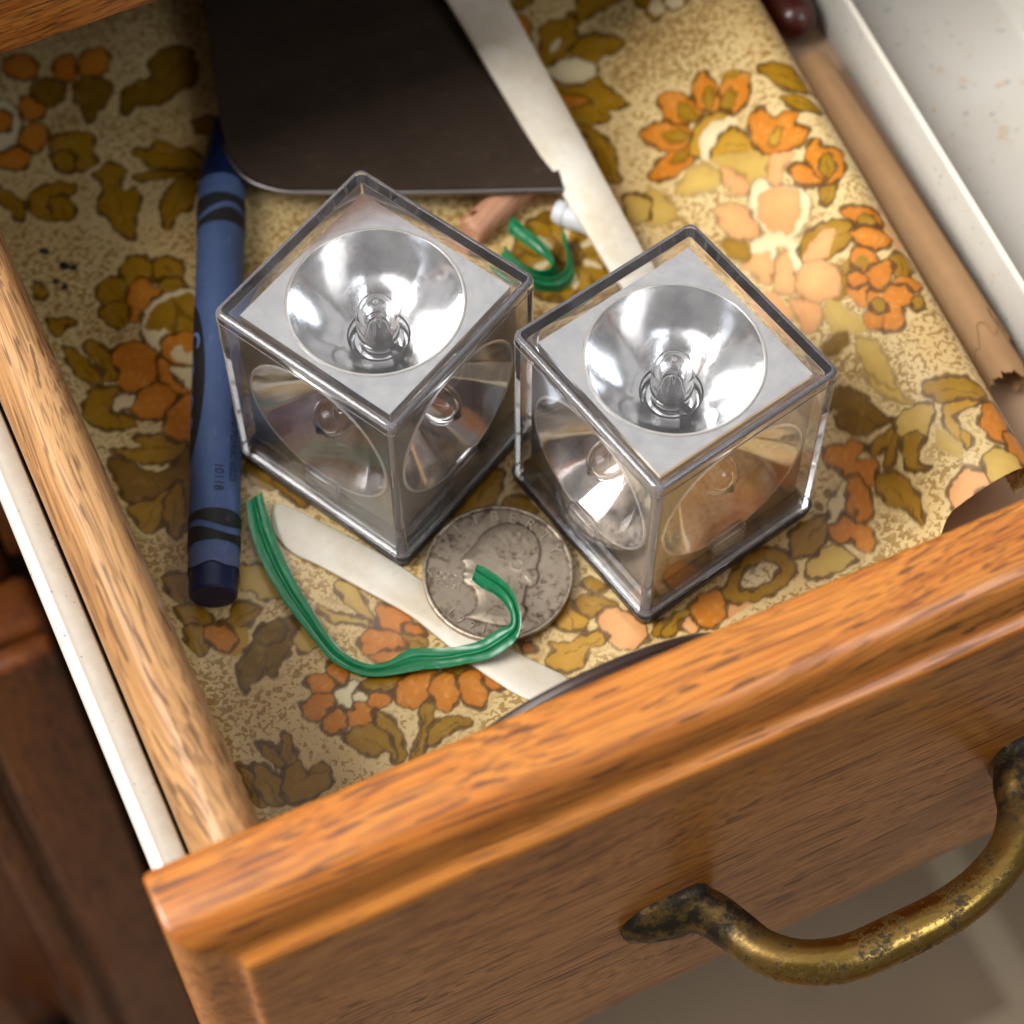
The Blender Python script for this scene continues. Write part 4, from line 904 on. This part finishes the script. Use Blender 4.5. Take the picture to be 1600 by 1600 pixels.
# ------------------------------------------------------------------ white metal tray at the right
def tray_mat():
    t = NT("spotted_white_enamel"); c = t.coords(MMS)
    n = t.noise(c, 0.05, 4.0)
    rust = t.ramp(t.noise(c, 0.33, 2.0, 0.4), [(0.66, 0.0), (0.73, 1.0)]); grey = t.ramp(t.noise(t.scaled(c, (1, 1.3, 1)), 0.45, 1.0), [(0.68, 0.0), (0.74, 1.0)])
    colr = t.mix(n, lin(198, 197, 192), lin(180, 175, 162))
    colr = t.mix(t.math('MULTIPLY', rust, 0.4), colr, lin(176, 128, 70)); colr = t.mix(t.math('MULTIPLY', grey, 0.5), colr, lin(120, 118, 112))
    t.bsdf(Base_Color=colr, Roughness=0.42, Normal=t.bump(n, 0.08, 0.2))
    return t.m
m_tray = tray_mat()
tr = empty("white_tray", (123.0, 60.0, 0.1)); tr.rotation_euler = (0, 0, math.radians(-3.72))
tag(tr, "shallow white tray with rust spots along the far side of the drawer", "tray")
TW, TL = 17.8, 86.0
rings = [rsquare(TW, 1.5, 0.0, 4, TL), rsquare(TW + 0.2, 1.5, 12.7, 4, TL + 0.2), rsquare(TW - 0.1, 1.3, 13.5, 4, TL - 0.1), rsquare(TW - 1.3, 1.2, 13.4, 4, TL - 1.3), rsquare(TW - 1.6, 1.2, 12.6, 4, TL - 1.6),
         rsquare(TW - 2.2, 1.6, 4.0, 4, TL - 2.2), rsquare(TW - 3.2, 2.0, 2.4, 4, TL - 3.2), rsquare(TW - 5.0, 2.0, 2.0, 4, TL - 5)]
v_, f_ = bridge(rings, True, True, True)
obj("tray_body", mesh_from("tray_body", v_, f_, True, 35), m_tray, tr)
v_, f_ = bridge([rsquare(TW - 0.2, 1.4, 13.35, 4, TL - 0.2), rsquare(TW - 0.35, 1.4, 13.75, 4, TL - 0.35), rsquare(TW - 1.05, 1.3, 13.75, 4, TL - 1.05), rsquare(TW - 1.25, 1.2, 13.3, 4, TL - 1.25)], True)
obj("rim", mesh_from("rim", v_, f_, True, 40), simple("white_rim", lin(232, 226, 212), 0.35, nscale=0.2, namt=0.05), tr)

# ------------------------------------------------------------------ torn cardboard tube beside the liner roll
def kraft():
    t = NT("kraft_paper"); c = t.coords(MMS)
    n = t.noise(c, 0.12, 5.0, 0.65); f = t.noise(t.scaled(c, (0.25, 2.5, 2.5)), 1.0, 3.0); st = t.ramp(t.noise(c, 0.5, 2.0), [(0.68, 0.0), (0.78, 1.0)])
    colr = t.mix(n, lin(178, 140, 98), lin(148, 110, 72))
    colr = t.mix(t.math('MULTIPLY', f, 0.3), colr, lin(140, 104, 66)); colr = t.mix(t.math('MULTIPLY', st, 0.3), colr, lin(96, 64, 44))
    t.bsdf(Base_Color=colr, Roughness=0.72, Normal=t.bump(t.math('ADD', n, f), 0.5, 0.25))
    return t.m
m_kraft = kraft()
ct = empty("cardboard_tube", (97.6, 78.0, 3.9)); dv = np.array((94.9 - 97.6, -2.0 - 78.0)); ct.rotation_euler = (0, 0, math.atan2(dv[1], dv[0]))
tag(ct, "brown cardboard tube with torn end between the liner and the tray", "tube")
def torn(r, x0, x1, jag, th=0.28, seed=1):
    g = np.random.default_rng(seed); n = 56
    k = g.normal(0, 1, n); k = (k + np.roll(k, 1) + np.roll(k, 2)) / 2
    k = k * jag + jag * 1.3 * np.sin(np.linspace(0, 2 * np.pi, n, endpoint=False) * 2 + seed)
    def ring(rr_, fx):
        out = []
        for j in range(n):
            a_ = 2 * math.pi * j / n; q_ = rr_ * (1 + 0.03 * math.cos(5 * a_ + 0.6) + 0.02 * math.cos(9 * a_))
            out.append((fx(j), q_ * 1.08 * math.cos(a_), q_ * 0.78 * math.sin(a_)))
        return out
    rs = [ring(r, lambda j: x0)] + [ring(r, lambda j, q=q: x0 + (x1 - x0) * q + k[j] * q ** 6) for q in (0.3, 0.6, 0.85, 0.95, 1.0)]
    rs += [ring(r - th, lambda j, q=q: x0 + (x1 - x0) * q + k[j] * q ** 6) for q in (1.0, 0.9, 0.6, 0.3)] + [ring(r - th, lambda j: x0)]
    rs.append(ring(r, lambda j: x0 - 0.01))
    return bridge(rs, True)
v_, f_ = torn(4.6, 0, 66.0, 1.7, 0.3, 3)
outer = obj("outer_wrap", mesh_from("outer_wrap", v_, f_, True, 40), m_kraft, ct)
v_, f_ = torn(4.2, 0.5, 75.0, 1.2, 0.5, 8)
obj("inner_wrap", mesh_from("inner_wrap", v_, f_, True, 40), m_kraft, ct)

# ------------------------------------------------------------------ dark red tool handle at the back
hd = empty("tool_handle", (100.8, 84.6, 4.6)); hd.rotation_euler = (0, 0, math.radians(84))
tag(hd, "dark red wooden tool handle with rounded end beyond the liner", "handle")
v_, f_ = lathe_x([(0.3, 0.0), (2.2, 0.5), (3.6, 1.8), (4.2, 3.8), (4.4, 8), (4.1, 30), (4.4, 55), (4.2, 70)], 32)
grip = obj("grip", mesh_from("grip", v_, f_, True, 50), simple("dark_red_varnish", lin(72, 22, 14), 0.34, nscale=0.2, namt=0.2, Coat_Weight=0.3), hd)
v_, f_ = lathe_x([(4.35, 12.0), (4.55, 12.2), (4.55, 13.2), (4.3, 13.4)], 32, False, False)
obj("ferrule", mesh_from("ferrule", v_, f_), simple("dark_ferrule", (0.1, 0.08, 0.07, 1), 0.4, 0.8), grip)

# ------------------------------------------------------------------ dark round lid leaning against the drawer front
ld = empty("round_lid", (1.6, -24.4, 1.4))
lean = math.atan2(8.0, 44.0)
ld.rotation_euler = (math.radians(90) - (-lean), 0, 0)
tag(ld, "dark brown round lid standing on edge against the drawer front", "lid")
m_lid = simple("dark_brown_bakelite", lin(62, 46, 42), 0.42, nscale=0.6, namt=0.3, bump=0.2, bscale=1.5)
LR = 22.6
prof_l = [(0.05, 0.0), (LR - 2.0, 0.0), (LR - 0.6, 0.3), (LR, 0.9), (LR, 2.1), (LR - 0.4, 2.6), (LR - 1.6, 2.6), (LR - 2.0, 2.2), (LR - 2.1, 1.6), (0.05, 1.5)]
v_, f_ = lathe(prof_l, 96)
lidb = obj("lid_disc", mesh_from("lid_disc", [(x, y + LR, z) for x, y, z in v_], f_, True, 40), m_lid, ld)
v_, f_ = lathe([(LR + 0.02, 1.1), (LR + 0.2, 1.25), (LR + 0.2, 1.6), (LR + 0.02, 1.75)], 96)
obj("edge_bead", mesh_from("edge_bead", [(x, y + LR, z) for x, y, z in v_], f_, True, 40), m_lid, lidb)
